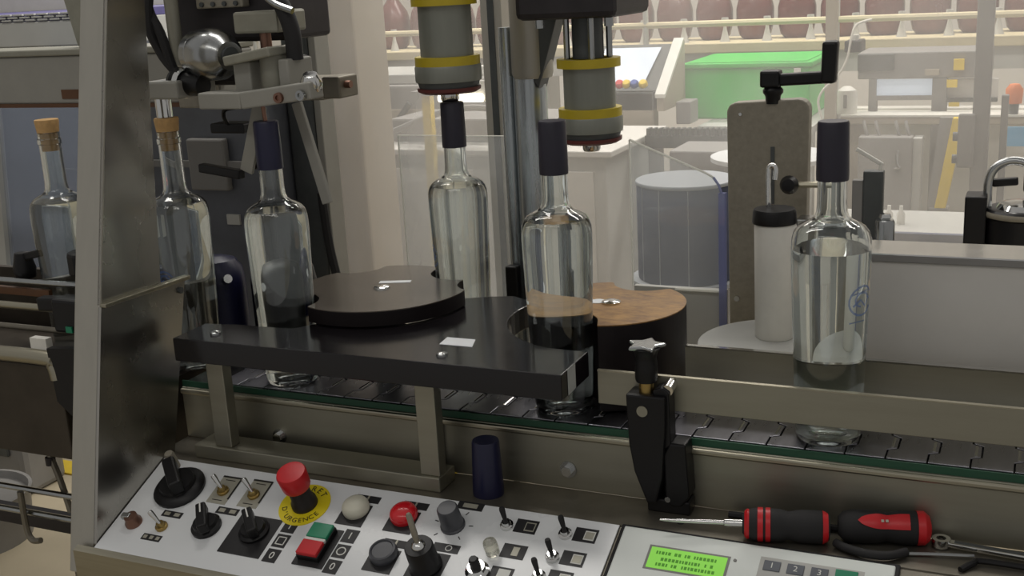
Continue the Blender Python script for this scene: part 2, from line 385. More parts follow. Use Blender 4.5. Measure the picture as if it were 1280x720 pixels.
# ------------------------------------------------------------------ black guide plate between the wheels
gp = thing('guide_plate', 'thick black plastic bottle guide plate in front of the wheels, on two posts', 'guide plate', (-.65, 1.04, -.075))
def arc(cx, cy, r, a0, a1, n): return [(cx + r * math.cos(math.radians(a0 + (a1 - a0) * i / n)), cy + r * math.sin(math.radians(a0 + (a1 - a0) * i / n))) for i in range(n + 1)]
poly = [(-.905, 1.009), (-.418, 1.009), (-.418, 1.0865)] + arc(-.435, 1.205, .1185, 278, 158, 20) + [(-.585, 1.270), (-.612, 1.262)] + arc(-.73, 1.2, .098, 28, -40, 10) + \
       [(-.66, 1.13), (-.70, 1.135), (-.755, 1.130), (-.770, 1.10), (-.785, 1.0775), (-.86, 1.0765), (-.905, 1.070)]
MB().prism(poly, .052, .080).build('plate', 'black_plate', gp, .0012)
for x, y in ((-.893, 1.040), (-.8635, 1.036), (-.564, 1.034)):
    mb = MB().lathe([(0, .080), (.0065, .080), (.0062, .0825), (.003, .084), (0, .084)], (x, y, 0), n=16)
    if x != -.893: mb.build('screw', 'chrome_dull', gp)
MB().prism([(-.585, 1.068), (-.545, 1.068), (-.553, 1.093), (-.588, 1.093)], .0801, .0805).build('sticker', 'paper', gp, label='small white paper sticker')
MB().add([(-.4176, 1.0255, .0525), (-.4176, 1.0475, .0535), (-.4176, 1.0475, .0803), (-.4176, 1.0255, .0803)], [(0, 1, 2, 3)]).build('tape_strip', 'tape', gp, label='strip of light grey tape on the plate end')
for x in (-.864, -.585):
    MB().box(x - .012, x + .012, 1.026, 1.042, -.058, .052).build('post', 'rail_steel', gp, .001)
MB().box(-.905, -.572, 1.022, 1.060, -.0752, -.058).build('base_bar', 'rail_steel', gp, .0015)

# star wheels
def wheel(name, label, c, R, zt, th, pockets, pr, top, rim, group):
    t = thing(name, label, 'star wheel', (c[0], c[1], 0), group)
    pts = []; n = 200
    for i in range(n):
        a = 2 * PI * i / n; q = Vector((c[0] + R * math.cos(a), c[1] + R * math.sin(a)))
        for (pa, pd) in pockets:
            pc = Vector((c[0] + pd * math.cos(pa), c[1] + pd * math.sin(pa)))
            d = Vector((math.cos(a), math.sin(a))); oc = Vector(c[:2]) - pc; b = oc.dot(d); cc = oc.dot(oc) - pr * pr; disc = b * b - cc
            if disc > 0:
                t0 = -b - math.sqrt(disc)
                if 0 < t0 < (q - Vector(c[:2])).length: q = Vector(c[:2]) + d * t0
        pts.append((q.x, q.y))
    MB().prism(pts, zt - th, zt - .0012).build('wheel_body', rim, t)
    MB().prism(pts, zt - .0012, zt).build('wheel_face', top, t)
    return t
LW = (-.735, 1.205); a3 = math.atan2(1.117 - LW[1], -.820 - LW[0]); a4 = math.atan2(1.297 - LW[1], -.668 - LW[0])
wl = wheel('star_wheel', 'dark star wheel with a white sticker, beside the bottle with navy capsule', LW, .110, .100, .0185,
           [(a3, .1225), (a4, .1137), (math.radians(21), .136), (math.radians(135), .13)], .0415, 'wheel_top', 'wheel_rim', None)
MB().prism([(-.748, 1.2185), (-.710, 1.232), (-.7135, 1.242), (-.7515, 1.229)], .1001, .1004).build('sticker', 'paper', wl, label='white sticker')
mb = MB().lathe([(0, .1), (.0105, .1), (.0102, .102), (.006, .1035), (0, .1035)], (-.733, 1.2005, 0), n=18); mb.build('centre_bolt', 'chrome', wl)
MB().cyl((LW[0], LW[1], -.0745), (LW[0], LW[1], .079), .018).build('shaft', 'chrome_dull', wl)
RW = (-.437, 1.203); a5 = math.atan2(1.121 - RW[1], -.462 - RW[0])
wr = wheel('star_wheel', 'tall black wheel with a worn brown fibreboard top and deep round pocket', RW, .0895, .100, .098,
           [(a5, .0855), (math.radians(80), .098)], .0405, 'fibre_board', 'wheel_rim', None)
mb = MB().lathe([(0, .1), (.011, .1), (.011, .102), (.007, .1035), (0, .1035)], (-.432, 1.202, 0), n=18); mb.build('centre_bolt', 'chrome', wr)
MB().prism(arc(-.449, 1.2045, .009, 0, 330, 11), .1001, .1006).build('sticker', 'paper', wr)
# loose capsule on the deck
tag(MB().lathe([(.0158, .0), (.0168, .0), (.0172, .004), (.0150, .060), (.0140, .0625), (0, .0628)], (-.521, 1.038, -.0752)).build('loose_capsule', 'navy_cap'),
    'single dark navy capsule standing upright on the steel deck', 'bottle capsule')

# ------------------------------------------------------------------ sloped console
ca, sa = math.cos(math.radians(22.93)), math.sin(math.radians(22.93))
def slope(v, h=0): return (1.010 - ca * v - sa * h, -.075 - sa * v + ca * h)
hs = thing('console_housing', 'sloped stainless steel console housing under the control panels', 'console', (-.33, .95, -1.0))
a_, b_ = slope(0, -.0012), slope(.149, -.0012)
MB().prism([a_, b_, (b_[0], b_[1] - .20), (1.010, b_[1] - .20)], -.9415, .30, 'x').build('housing_shell', 'steel_dull', hs, .0015)
c_ = slope(.1485, .0008)
MB().prism([slope(.1425, -.001), slope(.1425, .0012), slope(.151, .0012), (slope(.151)[0], slope(.151)[1] - .10), (slope(.149)[0], slope(.149)[1] - .10)], -.965, .30, 'x').build('front_lip', 'steel', hs)
for x in (-.93, .25):
    MB().box(x - .02, x + .02, .90, .94, -1.0, -.33).build('leg', 'steel_dull', hs)

def local_thing(name, label, cat, x0):
    t = thing(name, label, cat, (x0, 1.010, -.075), local=True); t.rotation_euler = (math.radians(22.93), 0, 0); return t
cp = local_thing('switchboard', 'white control panel plate with switches, knobs and red emergency button', 'control panel', -.65)
U = lambda u: u + .65
def L3(u, v, h=0): return Vector((U(u), -v, h))
def lb(mb, u0, u1, v0, v1, h0, h1): return mb.box(U(u0), U(u1), -v1, -v0, h0, h1)
T0 = .0012
lb(MB(), -.9412, -.361, .0008, .1425, -.0008, T0).build('face_plate', 'panel_white', cp, .0005)
def lay(u, v, h=T0 + .0006, ang=0): return Matrix.Translation(L3(u, v, h)) @ Matrix.Rotation(ang, 4, 'Z')
def label(u, v, w, h, m='label_black', par=None): return lb(MB(), u - w / 2, u + w / 2, v - h / 2, v + h / 2, T0, T0 + .0005).build('label', m, par or cp)
def cap(prof, u, v, h0=T0, n=28): return MB().lathe([(r, h0 + h) for r, h in prof], L3(u, v), n=n)
# main rotary switch
ms = cap([(0, 0), (.0305, 0), (.031, .004), (.027, .008), (.022, .009), (.0205, .014), (0, .0145)], -.8877, .0436).build('rotary_switch', 'black_plastic', cp, label='large black rotary main switch')
MB().obox(L3(-.9085, .0235, .021), L3(-.872, .060, .021), .015, .019).build('handle', 'black_plastic', ms, .003)
cap([(0, 0), (.0062, 0), (.0062, .020), (.005, .023), (0, .0235)], -.9165, .0125).build('lock_pin', 'hammer_grey', ms)
# two toggles on grey label plates
def toggle(u, v, par, tilt=(-.006, .006), boot=None):
    nut = cap([(0, 0), (.0072, 0), (.0072, .003), (.0052, .0035), (.0045, .0075), (0, .0075)], u, v, n=12).build('toggle_switch', 'brass' if boot is None else 'chrome', par)
    MB().lathe([(0, 0), (.0020, 0), (.0032, .016), (.0026, .0185), (0, .019)], L3(u, v, T0 + .006), ax=(tilt[0], tilt[1], .017), n=12).build('lever', 'chrome' if boot is None else boot, nut)
    return nut
for u, v in ((-.8295, .0359), (-.7875, .0345)):
    pl = label(u, v, .0265, .040, 'label_grey')
    lb(MB(), u - .0133, u + .0133, v - .021, v - .0188, T0 + .0005, T0 + .0009).build('label_edge', 'ink_black', pl)
    lb(MB(), u + .0115, u + .0135, v - .020, v + .012, T0 + .0005, T0 + .0009).build('label_edge', 'ink_black', pl)
    lb(MB(), u - .007, u + .006, v - .0155, v - .0147, T0 + .0005, T0 + .0009).build('label_line', 'ink_black', pl)
    lb(MB(), u - .007, u + .006, v + .0147, v + .0155, T0 + .0005, T0 + .0009).build('label_line', 'ink_black', pl)
    toggle(u, v + .002, cp, (-.011, .006))
# key switch and small toggle
ks = cap([(0, 0), (.0100, 0), (.0100, .003), (.008, .006), (.0075, .012), (0, .0125)], -.914, .1008, n=20).build('key_switch', 'copper_dull', cp)
MB().obox(L3(-.925, .102, .012), L3(-.914, .1008, .012), .007, .006).build('key_bit', 'chrome_dull', ks, .001)
toggle(-.8744, .1001, cp, (-.012, .004))
def chip(u, v, w, h, marks):
    l = label(u, v, w, h)
    for k in range(marks):
        du = (k - (marks - 1) / 2) * w / marks
        lb(MB(), u + du - w / marks * .28, u + du + w / marks * .28, v - h * .27, v + h * .27, T0 + .0005, T0 + .0008).build('label_mark', 'label_grey', l)
chip(-.8733, .0807, .027, .0085, 2); chip(-.8777, .1161, .026, .0085, 3); chip(-.8069, .0637, .029, .0095, 2)
# pointer knobs
def pointer(u, v, ang, sc=1.0):
    k = cap([(0, 0), (.0165 * sc, 0), (.0165 * sc, .004), (.0135 * sc, .006), (.0125 * sc, .010), (0, .0105)], u, v).build('pointer_knob', 'black_plastic', cp)
    d = Vector((math.cos(ang), math.sin(ang), 0)); c = L3(u, v, T0 + .0145)
    MB().obox(c - d * .017 * sc, c + d * .019 * sc, .011 * sc, .013).build('grip', 'black_plastic', k, .002)
    MB().obox(c + d * .004 + Vector((0, 0, .0066)), c + d * .0185 * sc + Vector((0, 0, .0066)), .0016, .0006).build('pointer_line', 'ink_white', k)
    return k
pointer(-.8185, .0895, 2.2, 1.05)
lb(MB(), -.786, -.7315, .064, .118, T0, T0 + .0008).build('switch_base_plate', 'label_black', cp)
pointer(-.7565, .0850, 2.3, 1.05)
def boxes(u, vs, marks):
    for v, mk in zip(vs, marks):
        l = label(u, v, .0165, .0175)
        if mk in 'I0': text('lettering', mk, .0125, lay(u, v), 'ink_white', l)
        elif mk == 'S':
            o_, i_ = .0055, .0043; mb = MB()
            for q in ((-o_, o_, -o_, -i_), (-o_, o_, i_, o_), (-o_, -i_, -o_, o_), (i_, o_, -o_, o_)): lb(mb, u + q[0], u + q[1], v + q[2], v + q[3], T0 + .0005, T0 + .0008)
            mb.build('square_mark', 'ink_white', l)
        else:
            MB().lathe([(.0042, T0 + .0005), (.0055, T0 + .0005), (.0055, T0 + .0008), (.0042, T0 + .0008)], L3(u, v), n=20).build('ring_mark', 'ink_white', l)
boxes(-.7185, (.0700, .0905, .1110), 'IS0')
boxes(-.6425, (.0695, .0903, .1110), 'IO0')
# start / stop double button
db = lb(MB(), -.690, -.6525, .0645, .1165, T0, T0 + .0012).build('button_base_plate', 'label_black', cp)
dbb = lb(MB(), -.6860, -.6590, .0665, .1100, T0, .0095).build('double_button', 'black_plastic', cp, .001)
lb(MB(), -.6850, -.6600, .0670, .0865, .0090, .0135).build('start_key', 'green_plastic', dbb, .001, label='green start key')
lb(MB(), -.6850, -.6600, .0868, .0905, .0090, .0128).build('lamp_strip', 'ink_white', dbb, .0006)
lb(MB(), -.6850, -.6600, .0908, .1095, .0090, .0140).build('stop_key', 'red_plastic', dbb, .001, label='red stop key')
# emergency stop
es = cap([(0, 0), (.0300, 0), (.0300, .0009), (0, .0010)], -.7178, .0385, n=40).build('emergency_stop', 'yellow_disc', cp, label='round yellow emergency stop plate')
def around(s, r, a0, da, sz, flip):
    for k, ch in enumerate(s):
        if ch == ' ': continue
        a = a0 + da * k
        mw = Matrix.Translation(L3(-.7178, .0385, T0 + .0012)) @ Matrix.Rotation(a, 4, 'Z') @ Matrix.Translation((r, 0, 0)) @ Matrix.Rotation(PI / 2 if flip else -PI / 2, 4, 'Z')
        text('lettering', ch, sz, mw, 'ink_black', es)
around('ARRET', .0232, PI / 2 + .72, -.36, .0105, False)
around("D'URGENCE", .0232, -PI / 2 - 1.12, .28, .0088, True)
cap([(0, 0), (.0150, 0), (.0145, .006), (.0120, .010), (.0118, .030), (0, .030)], -.7178, .0375, T0 + .001).build('collar', 'dark_cast', es)
cap([(0, 0), (.0152, 0), (.0160, .002), (.0170, .020), (.0158, .0225), (.012, .0230), (0, .0228)], -.7178, .0375, .0305).build('mushroom_button', 'red_plastic', es, label='red mushroom button')
# lamps and push buttons on small black plates
def button(u, v, m, name, lab, dome):
    lb(MB(), u - .0165, u + .0165, v - .008, v + .0225, T0, T0 + .0007).build('button_plate', 'label_black', cp)
    l = label(u + .006, v - .0165, .030, .0095)
    lb(MB(), u + .005, u + .007, v - .021, v - .012, T0 + .0005, T0 + .0008).build('label_mark', 'label_grey', l)
    pr = [(0, 0), (.0150, 0), (.0154, .003), (.0152, .006)] + ([(.0138, .0095), (.0105, .0120), (.005, .0133), (0, .0135)] if dome else [(.0140, .0095), (.0120, .0100), (.0112, .0085), (0, .0085)])
    return cap(pr, u, v).build(name, m, cp, label=lab)
button(-.6532, .0335, 'ivory_button', 'indicator_lamp', 'ivory dome lamp', True)
button(-.5940, .0325, 'red_bright', 'push_button', 'glossy red push button', True)
button(-.5926, .0855, 'grey_button', 'push_button', 'dark grey push button', False)
# ribbed potentiometer knob
pk = cap([(0, 0), (.0135, 0), (.0135, .002), (.0122, .003), (.0112, .026), (.0098, .028), (0, .0285)], -.5352, .0340, n=20).build('potentiometer_knob', 'grey_button', cp)
chip(-.5265, .0055, .030, .0105, 1)
for k in range(6):
    a = -2.4 + k * .96 + PI / 2
    MB().obox(L3(-.5352 + .018 * math.cos(a), .034 - .018 * math.sin(a), T0 + .0002), L3(-.5352 + .0225 * math.cos(a), .034 - .0225 * math.sin(a), T0 + .0002), .001, .0004).build('scale_mark', 'ink_black', cp)
# joystick
lb(MB(), -.5600, -.5210, .072, .118, T0, T0 + .0007).build('button_plate', 'label_black', cp)
l = label(-.5300, .0640, .030, .0105)
MB().lathe([(.0028, T0 + .0005), (.0038, T0 + .0005), (.0038, T0 + .0008), (.0028, T0 + .0008)], L3(-.527, .064), n=16).build('ring_mark', 'ink_white', l)
js = cap([(0, 0), (.0170, 0), (.0175, .004), (.0155, .007), (.0150, .030), (.0140, .032), (0, .032)], -.5414, .0900).build('joystick', 'black_plastic', cp)
cap([(.0075, 0), (.0070, .002), (.004, .0045), (0, .005)], -.5414, .0900, .0330).build('joystick_dome', 'chrome', js)
MB().lathe([(0, 0), (.0022, 0), (.0034, .012), (.0030, .034), (.0018, .036), (0, .036)], L3(-.5414, .090, .035), ax=(-.16, .28, 1), n=12).build('lever', 'hammer_grey', js)
# boot toggles, clear lamp, chrome push switch
for u, v in ((-.4767, .0240), (-.4118, .0236), (-.4149, .0545), (-.4202, .0800)):
    toggle(u, v, cp, (-.002, .003), 'black_rubber')
    l = label(u + .0205, v - .003, .0245, .0175)
    lb(MB(), u + .0195, u + .0305, v - .0085, v + .0030, T0 + .0005, T0 + .0008).build('label_mark', 'label_grey' if u < -.45 else 'ink_white', l)
    lb(MB(), u + .0205, u + .0295, v - .0070, v + .0016, T0 + .0008, T0 + .0010).build('label_mark', 'label_black' if u < -.45 else 'label_grey', l)
cap([(0, 0), (.0072, 0), (.0075, .012), (.0068, .016), (.004, .0185), (0, .019)], -.4788, .0595, n=20).build('clear_lamp', 'frosted_lamp', cp, label='small clear indicator lamp')
l = label(-.4575, .0545, .026, .0175)
lb(MB(), -.4590, -.4520, .0490, .0600, T0 + .0005, T0 + .0008).build('label_mark', 'label_grey', l)
pn = cap([(0, 0), (.0125, 0), (.0125, .004), (.0095, .006), (.0090, .010), (0, .010)], -.4842, .0870).build('push_switch', 'chrome', cp)
cap([(0, 0), (.0055, 0), (.0052, .010), (.004, .012), (0, .012)], -.4842, .0870, .0112, 8).build('plunger', 'black_plastic', pn)
l = label(-.4600, .0830, .024, .0150)
lb(MB(), -.4640, -.4510, .0780, .0880, T0 + .0005, T0 + .0008).build('label_mark', 'ink_white', l)

# display panel
dp = local_thing('display_panel', 'white operator panel with green character display and grey number keys', 'operator panel', -.65)
lb(MB(), -.3585, -.0905, -.001, .1330, -.0008, .0022).build('gasket', 'black_rubber', dp, .002)
lb(MB(), -.3545, -.0945, .0025, .1300, .0005, .0040).build('face_plate', 'display_white', dp, .0015)
bz = lb(MB(), -.3225, -.2425, .0215, .0510, .0035, .0043).build('display_bezel', 'mid_grey', dp)
lc = lb(MB(), -.3200, -.2450, .0238, .0490, .0040, .0046).build('display_screen', 'lcd_green', dp, label='lit green character display')
mb = MB(); random.seed(3)
for row in (.030, .0375, .044):
    x = -.314
    while x < -.256:
        w_ = random.choice((.0016, .0026)); 
        if random.random() > .25: lb(mb, x, x + w_, row - .0018, row + .0018, .0046, .0048)
        x += w_ + .0011
mb.build('display_characters', 'lcd_ink', lc)
MB().lathe([(0, .0040), (.0018, .0040), (.0014, .005), (0, .0052)], L3(-.238, .025), n=10).build('rivet', 'mid_grey', dp)
lb(MB(), -.2150, -.1200, .0155, .0560, .0040, .0042).build('keypad_field', 'light_grey', dp)
for u, ch in ((-.2030, '1'), (-.1812, '2'), (-.1594, '3')):
    k = lb(MB(), u - .0078, u + .0078, .0195, .0310, .0042, .0052).build('number_key', 'key_grey', dp, .0004)
    text('lettering', ch, .009, Matrix.Translation(L3(u, .0253, .0054)), 'ink_white', k)
lb(MB(), -.1455, -.1255, .0175, .0290, .0042, .0052).build('enter_key', 'green_plastic', dp, .0004, label='green key')

# ------------------------------------------------------------------ tools lying on the deck
def driver(name, lab, a, b, tip):
    a = Vector(a); b = Vector(b); d = (b - a); Ln = d.length; d.normalize()
    t = thing(name, lab, 'screwdriver', (a.x, a.y, -.0752)); R = .0158
    MB().lathe([(0, 0), (.009, 0), (.0135, .004), (R, .012), (R, Ln * .42), (.0135, Ln * .52), (R, Ln * .66), (R, Ln * .9), (.012, Ln * .985), (0, Ln)], a, d, 20).build('handle', 'black_rubber', t)
    return t, a, d, Ln, R
t, a, d, Ln, R = driver('screwdriver', 'screwdriver with bright shaft and black and red grip, lying nearest the display panel', (-.239, 1.020, -.0592), (-.158, 1.037, -.0592), None)
MB().lathe([(0, -.080), (.0008, -.080), (.0016, -.072), (.0023, -.060), (.0026, -.018), (.0040, -.017), (.0040, .001), (0, .001)], a, d, 12).build('shaft', 'chrome', t)
MB().lathe([(.0125, .002), (.0147, .0045), (.0142, .0065), (.0125, .005)], a, d, 20).build('collar_ring', 'red_plastic', t)
MB().lathe([(R - .002, .014), (R + .0007, .0145), (R + .0007, .0195), (R - .002, .020)], a, d, 20).build('grip_band', 'red_plastic', t)
MB().lathe([(R - .002, .0215), (R + .0007, .022), (R + .0007, .0265), (R - .002, .027)], a, d, 20).build('grip_band', 'red_plastic', t)
MB().lathe([(R - .003, Ln * .90), (R + .0002, Ln * .91), (.0135, Ln * .97), (.010, Ln * .98)], a, d, 20).build('end_band', 'red_plastic', t)
t, a, d, Ln, R = driver('screwdriver', 'stubby black grip with long red inlay and red end, behind the bright screwdriver', (-.152, 1.044, -.0592), (-.070, 1.064, -.0592), None)
MB().lathe([(R - .003, Ln * .84), (R + .0004, Ln * .85), (R + .0004, Ln * .93), (.0122, Ln * .985), (.006, Ln + .0003)], a, d, 20).build('end_band', 'red_plastic', t)
side = d.cross(Vector((0, 0, 1))).normalized(); up = (Vector((0, 0, 1)) * .72 + side * .69).normalized(); ac = d.cross(up)
vs = []; nn = 14
for i in range(nn + 1):
    q = i / nn; s_ = a + d * (Ln * (.20 + .56 * q)); wd = .0075 * (math.sin(min(1, q * 2.0) * PI / 2) ** .6 + .02)
    for k in range(-3, 4):
        th = k / 3 * wd / R; rr = rad_at([(0, 0), (0, 0), (0, 0), (R, 0), (R, Ln * .42), (.0135, Ln * .52), (R, Ln * .66), (R, Ln)], Ln * (.20 + .56 * q)) + .0012
        vs.append(s_ + (up * math.cos(th) + ac * math.sin(th)) * rr)
il = MB().add(vs, [(i * 7 + k, i * 7 + k + 1, (i + 1) * 7 + k + 1, (i + 1) * 7 + k) for i in range(nn) for k in range(6)], True).build('grip_inlay', 'red_plastic', t)
mb = MB()
for k in range(3): mb.obox(a + d * (.034 + .004 * k) + up * (R + .0004), a + d * (.0365 + .004 * k) + up * (R + .0004), .0025, .0006, up)
mb.build('maker_mark', 'label_grey', il)
tag(MB().tube([(-.262, 1.0595, -.0712), (-.20, 1.0605, -.0712), (-.155, 1.0615, -.0712), (-.140, 1.0655, -.071)], .0037, 8).build('hex_key', 'black_plastic'),
    'long black hex key lying behind the bright screwdriver', 'hex key')
tag(MB().tube([(-.152, 1.030, -.0705), (-.140, 1.021, -.070), (-.120, 1.014, -.069), (-.102, 1.017, -.069), (-.088, 1.030, -.0695)], .0042, 10).build('curved_grip', 'black_rubber'),
    'curved black rubber grip in front of the red-inlaid handle', 'tool grip')
tag(MB().tube([(-.098, 1.030, -.0728), (-.065, 1.039, -.0728), (-.030, 1.047, -.0728)], .0018, 8).build('steel_rod', 'chrome_dull'), 'thin steel rod between the curved black grip and the wrench', 'rod')
wr_ = thing('wrench', 'chrome wrench with grooved shank at the right end of the deck', 'wrench', (.0, 1.05, -.0752))
MB().obox((-.055, 1.0605, -.070), (.10, 1.046, -.070), .009, .0045).build('shank', 'chrome', wr_, .001)
MB().obox((-.048, 1.0602, -.0675), (.095, 1.0466, -.0675), .0035, .0008).build('groove', 'head_dark', wr_)
MB().lathe([(.0045, -.0735), (.0085, -.0735), (.0085, -.066), (.0045, -.066), (.0045, -.0735)], (-.060, 1.061, 0), n=16).build('ring_end', 'chrome', wr_)
tag(MB().tube([(-.040, 1.017, -.0730), (-.030, 1.030, -.0715), (-.018, 1.037, -.0715), (.06, 1.034, -.0715)], .0030, 8).build('hex_key', 'black_plastic'), 'short bent black hex key at the right end of the deck', 'hex key')

# ------------------------------------------------------------------ stainless side frame left of the console
def fy(z): return .914 + (z + .0) * .2297     # leaning front edge of the frame
sf = thing('side_frame', 'tall leaning stainless steel side frame at the left end of the console', 'machine frame', (-.96, .98, -1.0))
MB().prism([(fy(-.165), -.165), (fy(.62), .62), (fy(.62) + .004, .62), (fy(-.165) + .004, -.165)], -.982, -.945, 'x').build('front_flange', 'steel_up', sf, .0012)
MB().prism([(fy(.135), .135), (fy(.62), .62), (1.101, .62), (1.047, .135)], -.948, -.9455, 'x').build('upper_panel', 'steel_side', sf)
MB().prism([(fy(-.16), -.16), (fy(.133), .133), (1.086, .128), (1.026, -.085), (1.020, -.16)], -.947, -.9425, 'x').build('lower_panel', 'steel_side', sf)
MB().obox((-.9425, .946, .1345), (-.9425, 1.092, .1305), .010, .005).build('ledge', 'steel', sf, .001)
for y, z in ((1.075, .118),):
    mb = MB(); mb.cyl((-.9425, y, z), (-.9395, y, z), .004, n=12); mb.build('screw', 'head_dark', sf)
MB().box(-.976, -.945, .878, 1.02, -1.0, -.165).build('leg', 'steel_dull', sf)

# ------------------------------------------------------------------ infeed side, left of the frame
bm = thing('cross_beam', 'wide grey painted machine beam running behind the steel side frame', 'machine beam', (-1.3, 1.29, .32))
MB().box(-1.75, -.985, 1.25, 1.33, .325, .392).build('beam_body', 'grey_paint', bm, .003)
MB().box(-1.75, -.985, 1.246, 1.334, .392, .401).build('beam_top', 'grey_cast', bm, .002)
MB().box(-1.75, -.985, 1.248, 1.262, .320, .3255).build('beam_lip', 'brown_strip', bm)
MB().box(-1.26, -1.20, 1.2485, 1.25, .332, .345).build('rust_patch', 'brown_strip', bm)
MB().box(-1.026, -.985, 1.215, 1.25, .322, .425).build('end_bracket', 'hammer_grey', bm, .002)
# upright plate above the beam
up_ = thing('upright_plate', 'grey steel upright plate standing on the beam at top left', 'machine plate', (-1.23, 1.30, .40))
MB().prism([(.402, -1.258), (.402, -1.150), (.60, -1.150), (.60, -1.300)], 1.29, 1.31, 'y').build('plate', 'grey_cast', up_, .002)
# purple modular belt conveyor behind
mc = thing('belt_conveyor', 'light conveyor with purple modular belt behind the beam at top left', 'conveyor', (-2.6, 2.4, -1.0))
MB().box(-3.4, -2.02, 2.2, 2.9, .360, .421).build('side_frame', 'light_grey', mc, .003)
MB().box(-3.4, -2.02, 2.21, 2.89, .335, .360).build('under_frame', 'dark_blue_grey', mc)
MB().box(-3.4, -2.02, 2.205, 2.895, .4211, .440).build('belt', 'purple_belt', mc)
mod = None
for r_ in range(3):
    for k in range(22):
        if mod is None: mod = MB().box(-2.06, -2.028, 2.197, 2.206, .4225, .4270).build('belt_link', 'light_grey', mc, .001); o = mod
        else: o = mod.copy(); COL.objects.link(o); o.parent = mc
        o.location = (-k * .040 - (r_ % 2) * .018, 0, r_ * .0065)
MB().box(-3.4, -2.02, 2.9, 2.92, .43, .60).build('back_guard', 'white_plastic', mc)
for x in (-3.2, -2.1): MB().box(x - .03, x + .03, 2.5, 2.56, -1.0, .335).build('leg', 'light_grey', mc)
# smoked window with indicator lights, pale frame
wn = thing('smoked_guard', 'smoked plastic guard window with pale frame behind the left corked bottle', 'guard window', (-1.65, 1.6, -.05))
MB().box(-1.815, -1.36, 1.60, 1.606, -.03, .32).build('pane', 'smoked_film', wn)
MB().prism([(-.05, -1.842), (-.05, -1.815), (.32, -1.775), (.32, -1.795)], 1.59, 1.61, 'y').build('frame_stile', 'light_grey', wn)
MB().box(-1.86, -1.36, 1.59, 1.612, -.052, -.032).build('frame_rail', 'light_grey', wn)
cb = thing('control_cabinet', 'dark blue grey cabinet with three red indicator lights behind the smoked window', 'cabinet', (-1.7, 2.0, -1.0))
MB().box(-1.72, -1.46, 2.0, 2.25, -1.0, -.25).build('pedestal', 'dark_cast', cb)
MB().box(-2.26, -1.42, 1.95, 2.3, -.25, .33).build('cabinet_body', 'dark_blue_grey', cb)
for k, x in enumerate((-2.045, -2.018, -1.998)):
    MB().cyl((x, 1.95, .055), (x, 1.945, .055), .005 if k != 1 else .006, n=10).build('indicator_light', 'led_red', cb)
MB().box(-2.06, -1.93, 1.944, 1.95, .10, .103).build('trim_line', 'mid_grey', cb)
# infeed rails and black rail clamps
for i, (z, y, m, r_, lab) in enumerate(((.113, 1.078, 'chrome_dull', .0042, 'upper round steel guide rod on the infeed side, left of the frame'),
                            (.088, 1.052, 'steel', .0050, 'middle round steel guide rod on the infeed side, left of the frame'),
                            (.056, 1.060, 'steel_dull', .0040, 'lower round steel guide rod on the infeed side, left of the frame'))):
    tag(MB().tube([(-1.75, y, z), (-1.3, y, z), (-.985, y, z)], r_, 10, 1).build('guide_rod', m), lab, 'guide rod', 'infeed guide rods')
tag(MB().prism([(-1.75, 1.085), (-1.75, 1.10), (-1.16, 1.082), (-1.16, 1.076)], .094, .1035).build('wear_strip', 'brown_strip'), 'brown wear strip between the two upper infeed guide rods', 'wear strip')
k_ = thing('rod_clamp', 'black plastic rod clamp with lever at the far left edge', 'clamp', (-1.22, 1.11, .05))
MB().lathe([(0, .0), (.013, .0), (.015, .012), (.010, .034), (0, .036)], (-1.222, 1.10, .112), n=14).build('clamp_body', 'black_plastic', k_)
MB().obox((-1.222, 1.10, .140), (-1.176, 1.095, .150), .010, .010).build('lever', 'black_plastic', k_, .002)
k_ = thing('rod_clamp', 'black plastic rod clamp in front of the left corked bottle', 'clamp', (-1.10, 1.05, .05))
MB().box(-1.118, -1.066, 1.036, 1.066, .062, .106).build('clamp_body', 'black_plastic', k_, .004)
MB().obox((-1.148, 1.05, .095), (-1.110, 1.05, .097), .016, .018).build('clamp_jaw', 'black_plastic', k_, .003)
MB().prism(arc(-1.095, 1.085, .024, 0, 330, 11), .128, .158).build('knob', 'black_plastic', k_, .004)
MB().cyl((-1.095, 1.085, .10), (-1.095, 1.085, .130), .010).build('stem', 'black_plastic', k_)
MB().box(-1.096, -1.086, 1.034, 1.036, .064, .072).build('green_tag', 'green_plastic', k_)
ib = thing('infeed_bed', 'dark steel infeed conveyor box at the left edge with rounded top rail', 'conveyor', (-1.4, 1.06, -1.0))
MB().box(-1.75, -1.104, 1.02, 1.16, -.104, .022).build('box_body', 'dark_steel', ib, .002)
MB().tube([(-1.75, 1.018, .030), (-1.3, 1.018, .033), (-1.125, 1.018, .034), (-1.108, 1.018, .027), (-1.104, 1.018, .008)], .010, 10).build('top_rail', 'steel', ib)
MB().box(-1.145, -1.118, 1.02, 1.03, .042, .058).build('rail_tab', 'white_plastic', ib)
MB().box(-1.75, -.985, 1.08, 1.163, -.006, 0).build('infeed_chain', 'chain_steel', ib)
MB().box(-1.75, -.985, 1.185, 1.195, -.10, .098).build('back_panel', 'dark_steel', ib)
MB().box(-1.104, -.985, 1.06, 1.16, -.10, -.006).build('box_end', 'dark_steel', ib)
MB().prism([(.05, -1.108), (.06, -.985), (-.10, -.985), (-.055, -1.06), (-.02, -1.104)], 1.010, 1.020, 'y').build('black_bracket', 'black_plastic', ib)
for x in (-1.72, -1.02): MB().box(x - .02, x + .02, 1.09, 1.13, -1.0, -.10).build('leg', 'steel_dull', ib)
